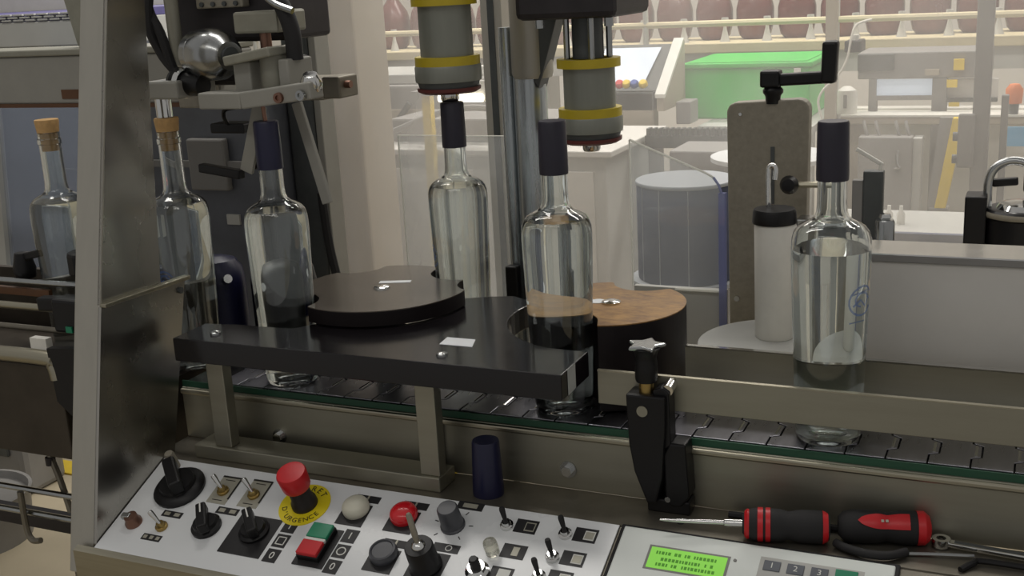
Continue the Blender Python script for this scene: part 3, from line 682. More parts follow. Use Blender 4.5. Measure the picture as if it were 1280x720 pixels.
# lower rod frame, bin, yellow strip seen below the infeed box
rf = ib
for z in (-.2065, -.243): MB().tube([(-1.75, 1.10, z - .001), (-1.0, 1.10, z + .002)], .0045, 8, 1).build('rod', 'chrome_dull', ib)
MB().tube([(-1.75, 1.14, -.165), (-1.0, 1.14, -.165)], .003, 8, 1).build('rod', 'steel_dull', ib)
MB().box(-1.75, -1.0, 1.13, 1.15, -.285, -.262).build('lower_bar', 'dark_cast', ib)
MB().tube([(-1.245, 1.11, -.150), (-1.232, 1.11, -.19), (-1.222, 1.11, -.236)], .0045, 8).build('hook', 'steel_dull', ib)
MB().tube([(-1.292, 1.09, -.205), (-1.292, 1.09, -.262), (-1.284, 1.09, -.280), (-1.268, 1.09, -.278)], .0045, 8).build('hook', 'steel_dull', ib)
MB().lathe([(0, -.008), (.007, -.006), (.007, .006), (0, .008)], (-1.245, 1.11, -.160), n=12).build('knuckle', 'dark_cast', ib)
bn = thing('waste_bin', 'dark grey round bin on the floor at the lower left edge', 'bin', (-2.69, 2.10, -1.0))
MB().lathe([(0, 0), (.15, 0), (.160, .13), (.166, .14), (.156, .14), (.152, .12), (0, .11)], (-2.69, 2.10, -1.0), n=36).build('bin_body', 'mid_grey', bn)
tag(MB().box(-2.93, -2.45, 2.53, 2.61, -1.0, -.994).build('floor_stripe', 'signal_yellow'), 'yellow stripe on the floor left of the steel side frame', 'floor marking')
cz = thing('equipment_case', 'grey plastic case on the floor under the infeed box at left', 'case', (-2.85, 2.47, -1.0))
MB().box(-3.00, -2.76, 2.36, 2.52, -1.0, -.80).build('case_body', 'mid_grey', cz, .02)
MB().box(-2.95, -2.81, 2.35, 2.36, -.87, -.84).build('case_handle', 'head_dark', cz, .003)

# ------------------------------------------------------------------ corking head
ch = thing('corking_head', 'dark corking head with chrome dome, grey arms and hose at upper left', 'machine head', (-.90, 1.2, .14))
MB().box(-1.02, -.835, 1.20, 1.30, .405, .60).build('head_body', 'dark_cast', ch, .006)
MB().box(-.985, -.85, 1.20, 1.27, .352, .384).build('lower_block', 'dark_cast', ch, .006)
MB().box(-.955, -.885, 1.185, 1.20, .447, .60).build('cover_plate', 'hammer_grey', ch, .002)
for k in range(4): MB().cyl((-.945 + k * .017, 1.185, .452), (-.945 + k * .017, 1.182, .452), .003, n=8).build('screw', 'head_dark', ch)
dm = MB().lathe([(0, 0), (.024, 0), (.0275, .004), (.0275, .016), (.0255, .018), (.0300, .022), (.0315, .036), (.0300, .052), (.0245, .066), (.0180, .074), (.0165, .078), (0, .078)], (-.946, 1.165, .395), (.92, -.38, -.03)).build('chrome_dome', 'chrome_dull', ch)
MB().lathe([(0, 0), (.011, 0), (.0105, .003), (0, .003)], Vector((-.946, 1.165, .395)) + Vector((.92, -.38, -.03)).normalized() * .0782, (.92, -.38, -.03)).build('dome_port', 'head_dark', dm)
MB().box(-.908, -.891, 1.1312, 1.1335, .385, .396).build('dome_slot', 'head_dark', dm)
MB().cyl((-.972, 1.16, .382), (-.972, 1.16, .60), .0085, n=14).build('upright_rod', 'grey_cast', ch)
MB().lathe([(0, 0), (.016, 0), (.018, .006), (.012, .016), (.015, .022), (.012, .05), (0, .052)], (-.975, 1.155, .362), (1, -.2, -.1)).build('black_fitting', 'black_plastic', ch)
MB().lathe([(.0165, .000), (.0190, .002), (.0190, .006), (.0165, .008)], (-.963, 1.152, .361), (1, -.2, -.1), 18).build('fitting_ring', 'chrome', ch)
for pts in ([(-1.02, 1.19, .60), (-1.01, 1.16, .47), (-.985, 1.15, .42), (-.972, 1.15, .375)], [(-.99, 1.19, .60), (-1.0, 1.15, .45), (-.99, 1.15, .40), (-.965, 1.15, .37)]):
    MB().tube(pts, .006, 8).build('cable', 'black_rubber', ch)
MB().box(-.868, -.806, 1.14, 1.20, .417, .442).build('valve_block', 'grey_cast', ch, .003)
MB().cyl((-.842, 1.165, .396), (-.842, 1.165, .418), .007).build('valve_stem', 'copper_dull', ch)
MB().tube([(-.865, 1.15, .490), (-.83, 1.145, .472), (-.800, 1.14, .452), (-.787, 1.14, .42), (-.786, 1.14, .386)], .0098, 12).build('hose', 'black_rubber', ch)
MB().tube([(-.825, 1.13, .474), (-.803, 1.13, .452), (-.776, 1.13, .441)], .004, 8).build('hose_clip', 'chrome_dull', ch)
MB().box(-.860, -.836, 1.12, 1.17, .352, .386).build('slide_block', 'grey_paint', ch, .002)
MB().cyl((-.815, 1.14, .350), (-.815, 1.14, .392), .0175, n=24).build('slide_roller', 'grey_cast', ch)
MB().box(-.797, -.783, 1.12, 1.17, .350, .388).build('slide_block', 'grey_paint', ch, .002)
MB().obox((-.862, 1.13, .388), (-.797, 1.13, .398), .05, .011).build('slide_cap', 'grey_cast', ch, .002)
ar = MB().box(-.892, -.832, 1.09, 1.125, .335, .354).build('lower_arm', 'grey_paint', ch, .002)
MB().obox((-.834, 1.105, .3445), (-.742, 1.112, .3545), .030, .0195).build('lower_arm', 'grey_paint', ch, .002)
for x, z in ((-.781, .3495), (-.751, .3520)):
    mb = MB(); mb.lathe([(0, 0), (.0062, 0), (.0058, .004), (.003, .004), (.003, .002), (0, .002)], (x, 1.0945, z - .002), (0, -1, 0), 14); mb.build('bolt', 'chrome_dull' if x > -.77 else 'copper_dull', ch)
MB().lathe([(0, 0), (.012, 0), (.013, .008), (.008, .018), (0, .019)], (-.752, 1.118, .355), (.2, -.4, 1), 16).build('eye_nut', 'chrome', ch)
MB().obox((-.835, 1.13, .335), (-.868, 1.135, .255), .006, .017, (1, 0, .3)).build('gripper_leg', 'grey_paint', ch, .001)
MB().obox((-.800, 1.155, .335), (-.770, 1.155, .215), .006, .013, (1, 0, .3)).build('gripper_leg', 'grey_paint', ch, .001)
MB().box(-.920, -.870, 1.14, 1.17, .300, .312).build('gripper_jaw', 'black_plastic', ch, .002)
MB().obox((-.940, 1.14, .258), (-.872, 1.13, .252), .012, .011).build('gripper_jaw', 'black_plastic', ch, .002)
MB().obox((-.868, 1.15, .262), (-.838, 1.15, .278), .02, .016).build('gripper_jaw', 'wheel_rim', ch, .002)
MB().tube([(-.893, 1.14, .312), (-.893, 1.135, .322), (-.886, 1.13, .330), (-.870, 1.13, .333)], .0025, 8).build('spring_wire', 'black_plastic', ch)
MB().cyl((-.820, 1.117, .3187), (-.822, 1.117, .345), .0025, n=8).build('push_rod', 'copper_dull', ch)
MB().cyl((-.984, 1.137, .3205), (-.984, 1.137, .345), .010, n=16).build('plunger', 'chrome', ch)
MB().box(-1.0, -.95, 1.125, 1.20, .343, .365).build('plunger_block', 'grey_paint', ch, .003)
# right-hand block on the pillar
sb = thing('sensor_block', 'dark rectangular clamp block on the dark pillar beside the corking head', 'clamp', (-.85, 1.31, .32))
MB().box(-.884, -.848, 1.285, 1.33, .323, .352).build('block', 'hammer_grey', sb, .002)
MB().box(-.848, -.822, 1.285, 1.33, .325, .353).build('block_end', 'steel_dull', sb, .002)
MB().cyl((-.822, 1.30, .342), (-.814, 1.30, .342), .005, n=10).build('screw', 'copper_dull', sb)
# machine body behind the left bottles
mh = thing('machine_housing', 'dark blue grey machine housing behind the left bottles', 'machine housing', (-1.15, 1.5, -.9))
MB().box(-1.34, -1.055, 1.44, 1.62, -.20, .33).build('housing_body', 'dark_blue_grey', mh, .008)
MB().box(-1.20, -1.13, 1.425, 1.44, .17, .25).build('side_box', 'mid_grey', mh, .003)
MB().box(-1.32, -1.09, 1.43, 1.44, .205, .215).build('trim_strip', 'mid_grey', mh)
for x, z in ((-1.135, .115), (-1.085, .118)): MB().box(x - .012, x + .012, 1.436, 1.44, z, z + .016).build('label', 'light_grey', mh)
MB().box(-1.30, -1.10, 1.46, 1.60, -1.0, -.20).build('pedestal', 'dark_cast', mh)
for i, (x, y, r_, m, lab) in enumerate(((-1.002, 1.222, .036, 'navy_cap', 'dark navy ribbed roller behind the right corked bottle'), (-.912, 1.245, .044, 'black_plastic', 'black domed roller left of the bottle with navy capsule'))):
    t = thing('guide_roller', lab, 'roller', (x, y, 0))
    MB().lathe([(0, 0), (r_, 0), (r_, .085), (r_ * .93, .103), (r_ * .7, .116), (r_ * .3, .121), (0, .122)], (x, y, .002), n=28).build('roller_body', m, t)
    MB().cyl((x + r_ * .75, y - r_ * .55, .095), (x + r_ * 1.05, y - r_ * .75, .100), .006, n=10).build('nipple', 'chrome', t)
    MB().cyl((x, y, -.075), (x, y, .002), .012).build('spindle', 'steel_dull', t)
pl_ = thing('machine_pillar', 'dark grey square steel pillar behind the corking head', 'pillar', (-1.02, 1.52, -1.0))
MB().box(-1.052, -1.006, 1.49, 1.54, -1.0, .62).build('pillar_body', 'head_dark', pl_, .004)
MB().box(-1.006, -.994, 1.495, 1.535, -1.0, .62).build('pillar_edge', 'grey_paint', pl_, .002)
MB().tube([(-1.00, 1.485, .16), (-.995, 1.485, .08), (-.985, 1.485, .02)], .007, 8).build('cable', 'black_rubber', pl_)
# cream column added behind the guard, standing in for the beige reflection on it
tag(MB().box(-1.30, -1.15, 1.86, 1.98, -1.0, .9).build('reflection_column', 'cream_paint', None, .006), 'wide cream column added to imitate a beige reflection on the guard sheet', 'column')

# ------------------------------------------------------------------ capping heads and centre column
def capping(name, lab, x, y, dz, gap):
    t = thing(name, lab, 'capping head', (x, y, .25 + dz)); c = (x, y, dz); top = .352 + gap
    MB().lathe([(0, .352), (.033, .352), (.033, top), (0, top)], c).build('barrel', 'head_grey', t)
    for z in (.352, top): MB().lathe([(.030, z - .0055), (.0405, z - .0055), (.0405, z + .0055), (.030, z + .0055), (.030, z - .0055)], c).build('yellow_ring', 'yellow_ring', t)
    MB().lathe([(0, .327), (.0410, .327), (.0415, .330), (.0415, .345), (.040, .3475), (0, .3475)], c).build('band', 'head_grey', t)
    MB().lathe([(0, .3195), (.037, .3195), (.039, .327), (0, .327)], c).build('dark_band', 'head_dark', t)
    MB().lathe([(0, .3125), (.034, .3125), (.0395, .3155), (.040, .3195), (0, .3195)], c).build('rubber_disc', 'red_brown', t)
    MB().lathe([(0, .3015), (.010, .3015), (.0115, .304), (.0115, .3125), (0, .3125)], c, n=16).build('nozzle', 'chrome', t)
    zt = .62 if dz > 0 else .4115
    MB().cyl((x, y, top + .0055 + dz), (x, y, zt), .020).build('spindle', 'red_brown' if dz > 0 else 'head_dark', t)
    for k in range(4):
        a = k * PI / 2 + .5; MB().cyl((x + .027 * math.cos(a), y + .027 * math.sin(a), top + .0055 + dz), (x + .027 * math.cos(a), y + .027 * math.sin(a), zt), .0042, n=8).build('tie_rod', 'chrome_dull', t)
    return t
capping('capping_head', 'left capping head with yellow rings, pressing on a bottle capsule', -.672, 1.301, .0175, .072)
capping('capping_head', 'right capping head with yellow rings and free chrome nozzle', -.523, 1.400, -.0585, .062)
hb = thing('head_carrier', 'dark cast carrier above the right capping head at the top edge', 'machine head', (-.55, 1.40, .41))
MB().box(-.592, -.462, 1.33, 1.47, .412, .62).build('carrier_body', 'dark_cast', hb, .008)
for x in (-.475, -.565): MB().cyl((x, 1.345, .402), (x, 1.345, .413), .006, n=10).build('bolt', 'chrome_dull', hb)
sh = thing('centre_column', 'shiny round steel column between the two capping heads', 'column', (-.627, 1.45, -.075))
MB().cyl((-.627, 1.45, -.075), (-.627, 1.45, .335), .0225, n=32).build('column_shaft', 'column_steel', sh)
MB().cyl((-.660, 1.452, -.075), (-.660, 1.452, .40), .010, n=16).build('side_rod', 'column_steel', sh)
MB().lathe([(0, .333), (.026, .333), (.028, .340), (.028, .62), (0, .62)], (-.622, 1.45, 0)).build('column_sleeve', 'steel_up', sh)
MB().prism([(.62, -.592), (.62, -.565), (.43, -.570), (.32, -.606), (.33, -.612)], 1.43, 1.46, 'y').build('gusset', 'head_dark', sh, .001)
MB().box(-.668, -.650, 1.425, 1.44, -.01, .075).build('lower_clamp', 'black_plastic', sh, .002)
fp = thing('guard_post', 'grey aluminium guard post left of the shiny centre column', 'guard post', (-.79, 1.72, -1.0))
MB().box(-.815, -.778, 1.70, 1.74, -1.0, .62).build('post_profile', 'post_alloy', fp, .002)
MB().box(-.802, -.791, 1.6985, 1.70, -1.0, .62).build('groove', 'head_dark', fp)
# clear sheets
cs = thing('clear_sheet', 'clear plastic sheet with visible edge behind the bottle under the left head', 'plastic sheet', (-.81, 1.55, -.03))
MB().box(-.895, -.705, 1.55, 1.553, -.03, .239).build('sheet', 'clear_film', cs)
MB().box(-.895, -.705, 1.5495, 1.5535, .239, .2398).build('cut_edge', 'acrylic_bright_edge', cs)
MB().box(-.8957, -.895, 1.5495, 1.5535, -.03, .239).build('cut_edge', 'acrylic_bright_edge', cs)
ac_ = thing('acrylic_shield', 'clear acrylic shield with sloped top and bluish rounded edge before the label reel', 'acrylic shield', (-.43, 1.45, .0))
pts = [(.250, -.489), (.208, -.388), (.202, -.377), (.192, -.370), (.180, -.366)]
MB().prism([(.055, -.489)] + pts + [(.055, -.366)], 1.450, 1.4535, 'y').build('sheet', 'clear_film', ac_)
MB().obox((-.4892, 1.4517, .050), (-.4890, 1.4517, .250), .0035, .0016, (1, 0, 0)).build('cut_edge', 'acrylic_bright_edge', ac_)
MB().tube([(x, 1.4517, z) for z, x in pts[:3]], .0016, 6, 1).build('cut_edge', 'acrylic_bright_edge', ac_)
MB().tube([(x, 1.4517, z) for z, x in pts[2:]], .0018, 6, 1).build('cut_edge', 'acrylic_edge', ac_)
MB().box(-.3695, -.361, 1.447, 1.4565, .0, .182).build('blue_edge', 'acrylic_edge', ac_, label='bluish bent edge')
MB().box(-.430, -.3695, 1.449, 1.4545, .049, .0515).build('cut_edge', 'acrylic_bright_edge', ac_)
MB().box(-.489, -.362, 1.456, 1.466, -.06, .05).build('bracket', 'light_grey', ac_)

# ------------------------------------------------------------------ labelling station behind the right guide rail
rl = thing('label_reel', 'large blue grey label reel with pale top behind the acrylic shield', 'label reel', (-.485, 1.70, -.075))
MB().lathe([(0, .0), (.074, .0), (.0745, .002), (.0745, .144), (.073, .146), (0, .146)], (-.485, 1.70, .003), n=56).build('reel_body', 'roll_blue', rl)
MB().lathe([(0, .149), (.0755, .149), (.0765, .1505), (.0765, .153), (.0755, .1545), (0, .1545)], (-.485, 1.70, 0), n=56).build('top_disc', 'roll_white', rl)
for a in (-2.35, -1.85, -1.25): MB().obox((-.485 + .0747 * math.cos(a), 1.70 + .0747 * math.sin(a), .004), (-.485 + .0747 * math.cos(a), 1.70 + .0747 * math.sin(a), .148), .0012, .0006, (math.cos(a), math.sin(a), 0)).build('web_line', 'roll_white', rl)
MB().lathe([(0, -.004), (.085, -.004), (.085, .002), (0, .002)], (-.485, 1.70, 0), n=48).build('base_disc', 'roll_white', rl)
MB().cyl((-.485, 1.70, -.075), (-.485, 1.70, -.004), .03).build('hub', 'light_grey', rl)
pd_ = thing('paper_reel_stand', 'white round reel disc on a stand behind the label reel', 'reel stand', (-.40, 1.92, -1.0))
MB().lathe([(0, .150), (.10, .150), (.10, .157), (0, .157)], (-.40, 1.92, 0), n=40).build('disc', 'paper', pd_)
MB().cyl((-.40, 1.92, -1.0), (-.40, 1.92, .150), .02).build('stand', 'light_grey', pd_)
# hammered grey bracket with crank
cb_ = thing('crank_bracket', 'tall grey bracket plate with rounded top corners and black crank on top', 'machine bracket', (-.32, 1.51, -.075))
pts = [(-.075, -.368), (-.075, -.270), (.282, -.265)] + [(.282 + .014 * math.sin(k * PI / 8), -.279 + .014 * math.cos(k * PI / 8)) for k in range(1, 5)] + [(.292 + .0 * k, -.36) for k in range(1)] + [(.289, -.367), (.281, -.371)]
MB().prism(pts, 1.500, 1.522, 'y').build('plate', 'hammer_grey', cb_, .002)
MB().box(-.3135, -.3085, 1.4985, 1.5005, .16, .235).build('slot', 'head_dark', cb_)
MB().cyl((-.358, 1.500, .028), (-.358, 1.497, .028), .004, n=10).build('screw', 'chrome', cb_)
MB().cyl((-.353, 1.500, .277), (-.353, 1.498, .277), .0022, n=8).build('screw', 'chrome', cb_)
MB().lathe([(0, .290), (.009, .290), (.010, .300), (.013, .304), (.013, .308), (.0095, .312), (0, .312)], (-.312, 1.505, 0), n=18).build('crank_stem', 'black_plastic', cb_)
ck = MB().box(-.327, -.302, 1.493, 1.517, .311, .3325).build('crank_hub', 'black_plastic', cb_, .003)
MB().obox((-.305, 1.505, .320), (-.238, 1.505, .323), .014, .0155).build('crank_arm', 'black_plastic', cb_, .003)
MB().prism([(.315, -.2515), (.315, -.233), (.3675, -.2305), (.3675, -.2500)], 1.495, 1.515, 'y').build('crank_handle', 'black_plastic', cb_, .004)
# white plastic bottle with pump rod on a pale turntable
tt = thing('turntable', 'pale grey round table under the white plastic bottle', 'turntable', (-.27, 1.345, -.075))
MB().lathe([(0, .010), (.099, .010), (.100, .012), (.100, .019), (.099, .021), (0, .021)], (-.268, 1.345, 0), n=56).build('table_disc', 'light_grey', tt)
MB().cyl((-.268, 1.345, -.075), (-.268, 1.345, .010), .03).build('hub', 'steel_dull', tt)
wb = thing('white_bottle', 'white plastic bottle with black screw cap left of the right glass bottle', 'bottle', (-.280, 1.368, .021))
MB().lathe([(0, .021), (.0225, .021), (.0238, .023), (.0250, .160), (.0235, .164), (0, .165)], (-.280, 1.368, 0), n=36).build('bottle_body', 'white_plastic', wb)
MB().lathe([(0, .164), (.0262, .164), (.0265, .166), (.0255, .178), (.024, .181), (0, .1815)], (-.281, 1.368, 0), n=30).build('screw_cap', 'black_plastic', wb)
MB().tube([(-.290, 1.375, .180), (-.290, 1.375, .222), (-.2885, 1.375, .230), (-.284, 1.375, .2315), (-.2815, 1.375, .226), (-.282, 1.375, .215)], .0032, 10).build('hook_rod', 'chrome', wb)
# pale applicator housing
wp = thing('applicator_housing', 'long pale grey housing with bright top edge behind the guide rail at right', 'machine housing', (.0, 1.23, -.075))
MB().box(-.166, .34, 1.212, 1.262, -.075, .1615).build('housing_body', 'white_matt', wp, .001)
MB().box(-.170, .34, 1.209, 1.268, .1615, .1690).build('top_trim', 'mid_grey', wp, .001)
MB().box(-.170, .34, 1.2088, 1.269, .1690, .1705).build('top_edge', 'chrome', wp)
# fittings standing behind the housing
bk = thing('sensor_bracket', 'dark upright bracket with white angled lever behind the right bottle', 'bracket', (-.18, 1.47, -.075))
MB().box(-.192, -.168, 1.46, 1.475, -.075, .212).build('bracket_plate', 'head_dark', bk, .002)
MB().box(-.205, -.192, 1.462, 1.473, .12, .20).build('bracket_wing', 'mid_grey', bk, .001)
MB().obox((-.200, 1.455, .240), (-.170, 1.455, .222), .004, .005).build('lever', 'white_plastic', bk, .001)
MB().obox((-.170, 1.455, .224), (-.171, 1.455, .214), .004, .005, (1, 0, 0)).build('lever_tip', 'white_plastic', bk, .001)
cc = thing('steel_cylinder', 'short shiny steel cylinder with button top behind the pale housing', 'cylinder', (-.160, 1.42, -.075))
MB().lathe([(0, -.075), (.0115, -.075), (.0115, .158), (.0100, .161), (0, .161)], (-.160, 1.42, 0), n=24).build('cylinder_body', 'chrome_dull', cc)
MB().lathe([(0, .161), (.006, .161), (.0075, .164), (.006, .168), (0, .169)], (-.160, 1.42, 0), n=18).build('button_top', 'chrome', cc)
hp = thing('label_head_fitting', 'steel fitting with black knob behind the neck of the right bottle', 'fitting', (-.24, 1.47, -.075))
MB().box(-.272, -.208, 1.455, 1.485, .128, .150).build('fitting_body', 'chrome_dull', hp, .002)
MB().box(-.232, -.214, 1.458, 1.482, .150, .255).build('fitting_post', 'light_grey', hp, .002)
MB().lathe([(0, .255), (.0125, .255), (.0125, .262), (0, .263)], (-.223, 1.47, 0), n=18).build('post_cap', 'white_plastic', hp)
MB().lathe([(0, 0), (.011, 0), (.012, .006), (.008, .014), (0, .015)], (-.281, 1.462, .193), (0, -1, .1), 16).build('knob', 'black_plastic', hp)
MB().cyl((-.283, 1.462, .193), (-.225, 1.466, .193), .004, n=8).build('knob_rod', 'steel', hp)
MB().box(-.250, -.200, 1.445, 1.456, .118, .130).build('fitting_foot', 'head_dark', hp, .001)
MB().box(-.25, -.23, 1.46, 1.48, -.075, .13).build('fitting_leg', 'light_grey', hp)
# black motor with handle at the right edge
mo = thing('black_motor', 'round black motor with white top and curved chrome handle at the right edge', 'motor', (-.015, 1.56, -.075))
MB().lathe([(0, -.075), (.043, -.075), (.043, .140), (.0455, .142), (.0455, .149), (.042, .152), (0, .152)], (-.010, 1.56, 0), n=40).build('motor_body', 'black_plastic', mo)
MB().lathe([(.0455, .1425), (.0465, .1445), (.0465, .1475), (.0455, .1495)], (-.010, 1.56, 0), n=40).build('trim_ring', 'hammer_grey', mo)
MB().lathe([(0, .152), (.034, .152), (.030, .158), (.012, .161), (0, .161)], (-.008, 1.56, 0), n=26).build('top_cover', 'chrome', mo)
MB().tube([(-.052, 1.56, .150), (-.052, 1.56, .185), (-.044, 1.56, .203), (-.026, 1.56, .211), (-.006, 1.56, .206), (.004, 1.56, .19)], .0055, 10).build('handle', 'chrome_dull', mo)
MB().obox((-.048, 1.575, .180), (-.018, 1.575, .183), .01, .010).build('cable_clip', 'black_plastic', mo, .002)
MB().box(-.012, .03, 1.58, 1.62, .165, .222).build('rear_block', 'dark_cast', mo, .005)
MB().box(-.078, -.052, 1.54, 1.58, -.075, .168).build('side_block', 'black_plastic', mo, .002)

# ------------------------------------------------------------------ hazy guard and its post
gs = thing('guard_sheet', 'large clear guard sheet, glare mixed in as haze, behind the capping station', 'guard sheet', (-.3, 1.80, -.2))
MB().box(-1.20, .45, 1.80, 1.804, -.2, .75).build('sheet', 'guard_glare_film', gs)
MB().box(-1.20, .45, 1.795, 1.809, -.215, -.2).build('bottom_channel', 'mid_grey', gs)
MB().box(.435, .46, 1.79, 1.815, -1.0, .75).build('edge_channel', 'mid_grey', gs)
gp2 = thing('guard_post', 'grey upright guard post with switch box at the right', 'guard post', (-.08, 2.22, -1.0))
MB().box(-.106, -.078, 2.20, 2.24, -1.0, .75).build('post_profile', 'mid_grey', gp2, .002)
MB().box(-.060, -.048, 2.21, 2.23, -1.0, .22).build('side_profile', 'mid_grey', gp2, .002)
MB().box(-.128, -.100, 2.185, 2.20, .095, .190).build('switch_box', 'mid_grey', gp2, .003)
for z in (.11, .15): MB().cyl((-.128, 2.192, z), (-.136, 2.192, z), .008, n=10).build('latch', 'head_dark', gp2)

# ------------------------------------------------------------------ hall behind
# bottle line with red round bottles
ln = thing('rinser_table', 'long cream table carrying red round bottles in the hall behind', 'conveyor', (-1.0, 3.85, -1.0))
MB().box(-2.9, .6, 3.70, 4.05, .196, .226).build('table_top', 'rail_cream', ln, .003)
MB().box(-2.9, .6, 3.72, 4.03, .130, .196).build('table_skirt', 'light_grey', ln)
for x in (-2.8, -1.6, .5): MB().box(x - .03, x + .03, 3.8, 3.9, -1.0, .130).build('leg', 'light_grey', ln)
gl_ = thing('rinser_rail', 'cream guard rail on thin posts in front of the red bottles', 'guard rail', (-1.0, 3.68, -1.0))
MB().tube([(-2.9, 3.668, .293), (.6, 3.668, .287)], .010, 8, 1).build('guard_rail', 'rail_cream', gl_)
for x in (-2.7, -1.85, -1.17, -.57, -.02): MB().cyl((x, 3.668, -1.0), (x, 3.668, .62), .009, n=10).build('rail_post', 'light_grey', gl_)
tag(MB().box(-2.9, .6, 4.15, 4.17, .425, .443).build('back_rail', 'rail_cream'), 'cream rail behind the row of red bottles', 'rail')
rb = None; nz = None
PLACE = ('far left behind the cream reflection column', 'second from the cream reflection column', 'left of the left capping head', 'behind the left capping head', 'left of the grey guard post',
         'behind the grey guard post', 'behind the shiny column', 'left of the right capping head', 'behind the right capping head', 'above the console left edge', 'above the console screen',
         'above the console cheek', 'above the crate left half', 'above the crate right half', 'above the black crank handle', 'right of the crank', 'above the header box left half',
         'above the header box right half', 'left of the right guard post')
PX = .136
for i in range(19):
    x = -2.50 + i * PX
    lab = 'round red-brown bottle, ' + PLACE[i]
    if rb is None:
        rb = thing('round_bottle', lab, 'bottle', (x, 3.90, .226), 'red bottles in the hall behind')
        MB().lathe([(0, 0), (.039, 0), (.052, .014), (.061, .052), (.061, .098), (.052, .136), (.032, .164), (.018, .185), (.016, .24), (0, .24)], (x, 3.90, .226), n=24).build('bottle_body', 'red_glass', rb)
        MB().lathe([(.0164, .22), (.019, .22), (.019, .244), (0, .245)], (x, 3.90, .226), n=14).build('closure', 'white_plastic', rb)
        nz = thing('spray_nozzle', lab, 'nozzle', (x, 3.8, .226), 'white nozzles between the red bottles')
        MB().lathe([(0, 0), (.017, 0), (.014, .008), (.006, .040), (.005, .056), (.012, .066), (.011, .076), (0, .076)], (x + .066, 3.775, .226), n=14).build('nozzle_body', 'light_grey', nz, origin=(x, 3.8, .226))
        a_ = nz
    else:
        dup(rb, (x, 3.90, .226), lab); a_ = dup(nz, (x, 3.8, .226))
    a_['label'] = 'small pale nozzle beside the red bottle ' + PLACE[i]
# green crate
gc = thing('green_crate', 'bright green plastic crate in the hall behind, left of the crank', 'crate', (-.74, 3.3, .05))
MB().box(-.915, -.565, 3.2, 3.55, .05, .19).build('crate_body', 'crate_green', gc, .006)
MB().box(-.922, -.558, 3.193, 3.557, .19, .204).build('crate_rim', 'crate_green', gc, .004)
MB().prism([(-.905, 3.21), (-.575, 3.21), (-.575, 3.54), (-.905, 3.54)], .2045, .206).build('crate_lid', 'crate_green', gc)
MB().box(-.606, -.588, 3.190, 3.194, .165, .188).build('latch', 'white_plastic', gc)
tb = thing('work_table', 'pale work table under the green crate and console in the hall behind', 'table', (-.8, 3.3, -1.0))
MB().box(-.835, -.53, 3.05, 3.55, .030, .050).build('table_top', 'light_grey', tb)
for x in (-.81, -.555):
    for y in (3.1, 3.52): MB().box(x - .02, x + .02, y - .02, y + .02, -1.0, .03).build('leg', 'light_grey', tb)
# console with screen and coloured buttons
kc = thing('operator_console', 'grey beige operator console with pale screen and coloured buttons, left of the crate', 'console', (-1.0, 3.15, -1.0))
MB().box(-1.16, -.94, 3.0, 3.045, -1.0, .148).build('console_body', 'cream_paint', kc, .004)
MB().prism([(3.0, .148), (3.045, .148), (3.18, .262), (3.18, .10), (3.0, .10)], -1.16, -.94, 'x').build('console_slope', 'head_dark', kc)
sc_ = MB().add([(-1.13, 3.060, .1660), (-.985, 3.060, .1660), (-.965, 3.165, .2545), (-1.13, 3.165, .2545)], [(0, 1, 2, 3)]).build('screen', 'screen_pale', kc)
for x, m in ((-1.042, 'red_plastic'), (-1.022, 'signal_yellow'), (-1.000, 'blue_plastic'), (-.975, 'signal_yellow')):
    MB().lathe([(0, 0), (.012, 0), (.012, .010), (.009, .014), (0, .015)], (x, 3.026, .164), (0, -.65, .76), 14).build('console_button', m, kc)
MB().prism([(2.98, .10), (2.98, .14), (3.16, .272), (3.185, .270), (3.185, .10)], -.925, -.905, 'x').build('side_cheek', 'cream_paint', kc)
MB().prism([(2.975, .135), (2.975, .145), (3.16, .279), (3.16, .269)], -.928, -.900, 'x').build('cheek_edge', 'white_plastic', kc)
MB().box(-.885, -.845, 3.02, 3.10, .06, .12).build('cable_duct', 'mid_grey', kc, .003)
# slotted rack with teeth and grey sheet
rk = thing('toothed_rail', 'dark toothed guide rail in front of the console', 'rail', (-.85, 2.72, -1.0))
MB().box(-.87, -.62, 2.70, 2.74, .045, .075).build('rail_body', 'head_dark', rk)
tooth = None
for k in range(17):
    if tooth is None: tooth = MB().box(-.866, -.859, 2.70, 2.73, .075, .092).build('tooth', 'head_dark', rk); o = tooth
    else: o = tooth.copy(); COL.objects.link(o); o.parent = rk
    o.location.x = k * .014
for x in (-.85, -.66): MB().box(x - .015, x + .015, 2.71, 2.74, -1.0, .045).build('leg', 'mid_grey', rk)
cvs = thing('grey_cover', 'grey sheet metal cover behind the label reel', 'cover', (-.67, 2.5, -1.0))
MB().box(-.735, -.585, 2.45, 2.60, -1.0, .078).build('cover_body', 'mid_grey', cvs, .004)
MB().box(-.74, -.58, 2.445, 2.46, -.02, -.01).build('cover_seam', 'head_dark', cvs)
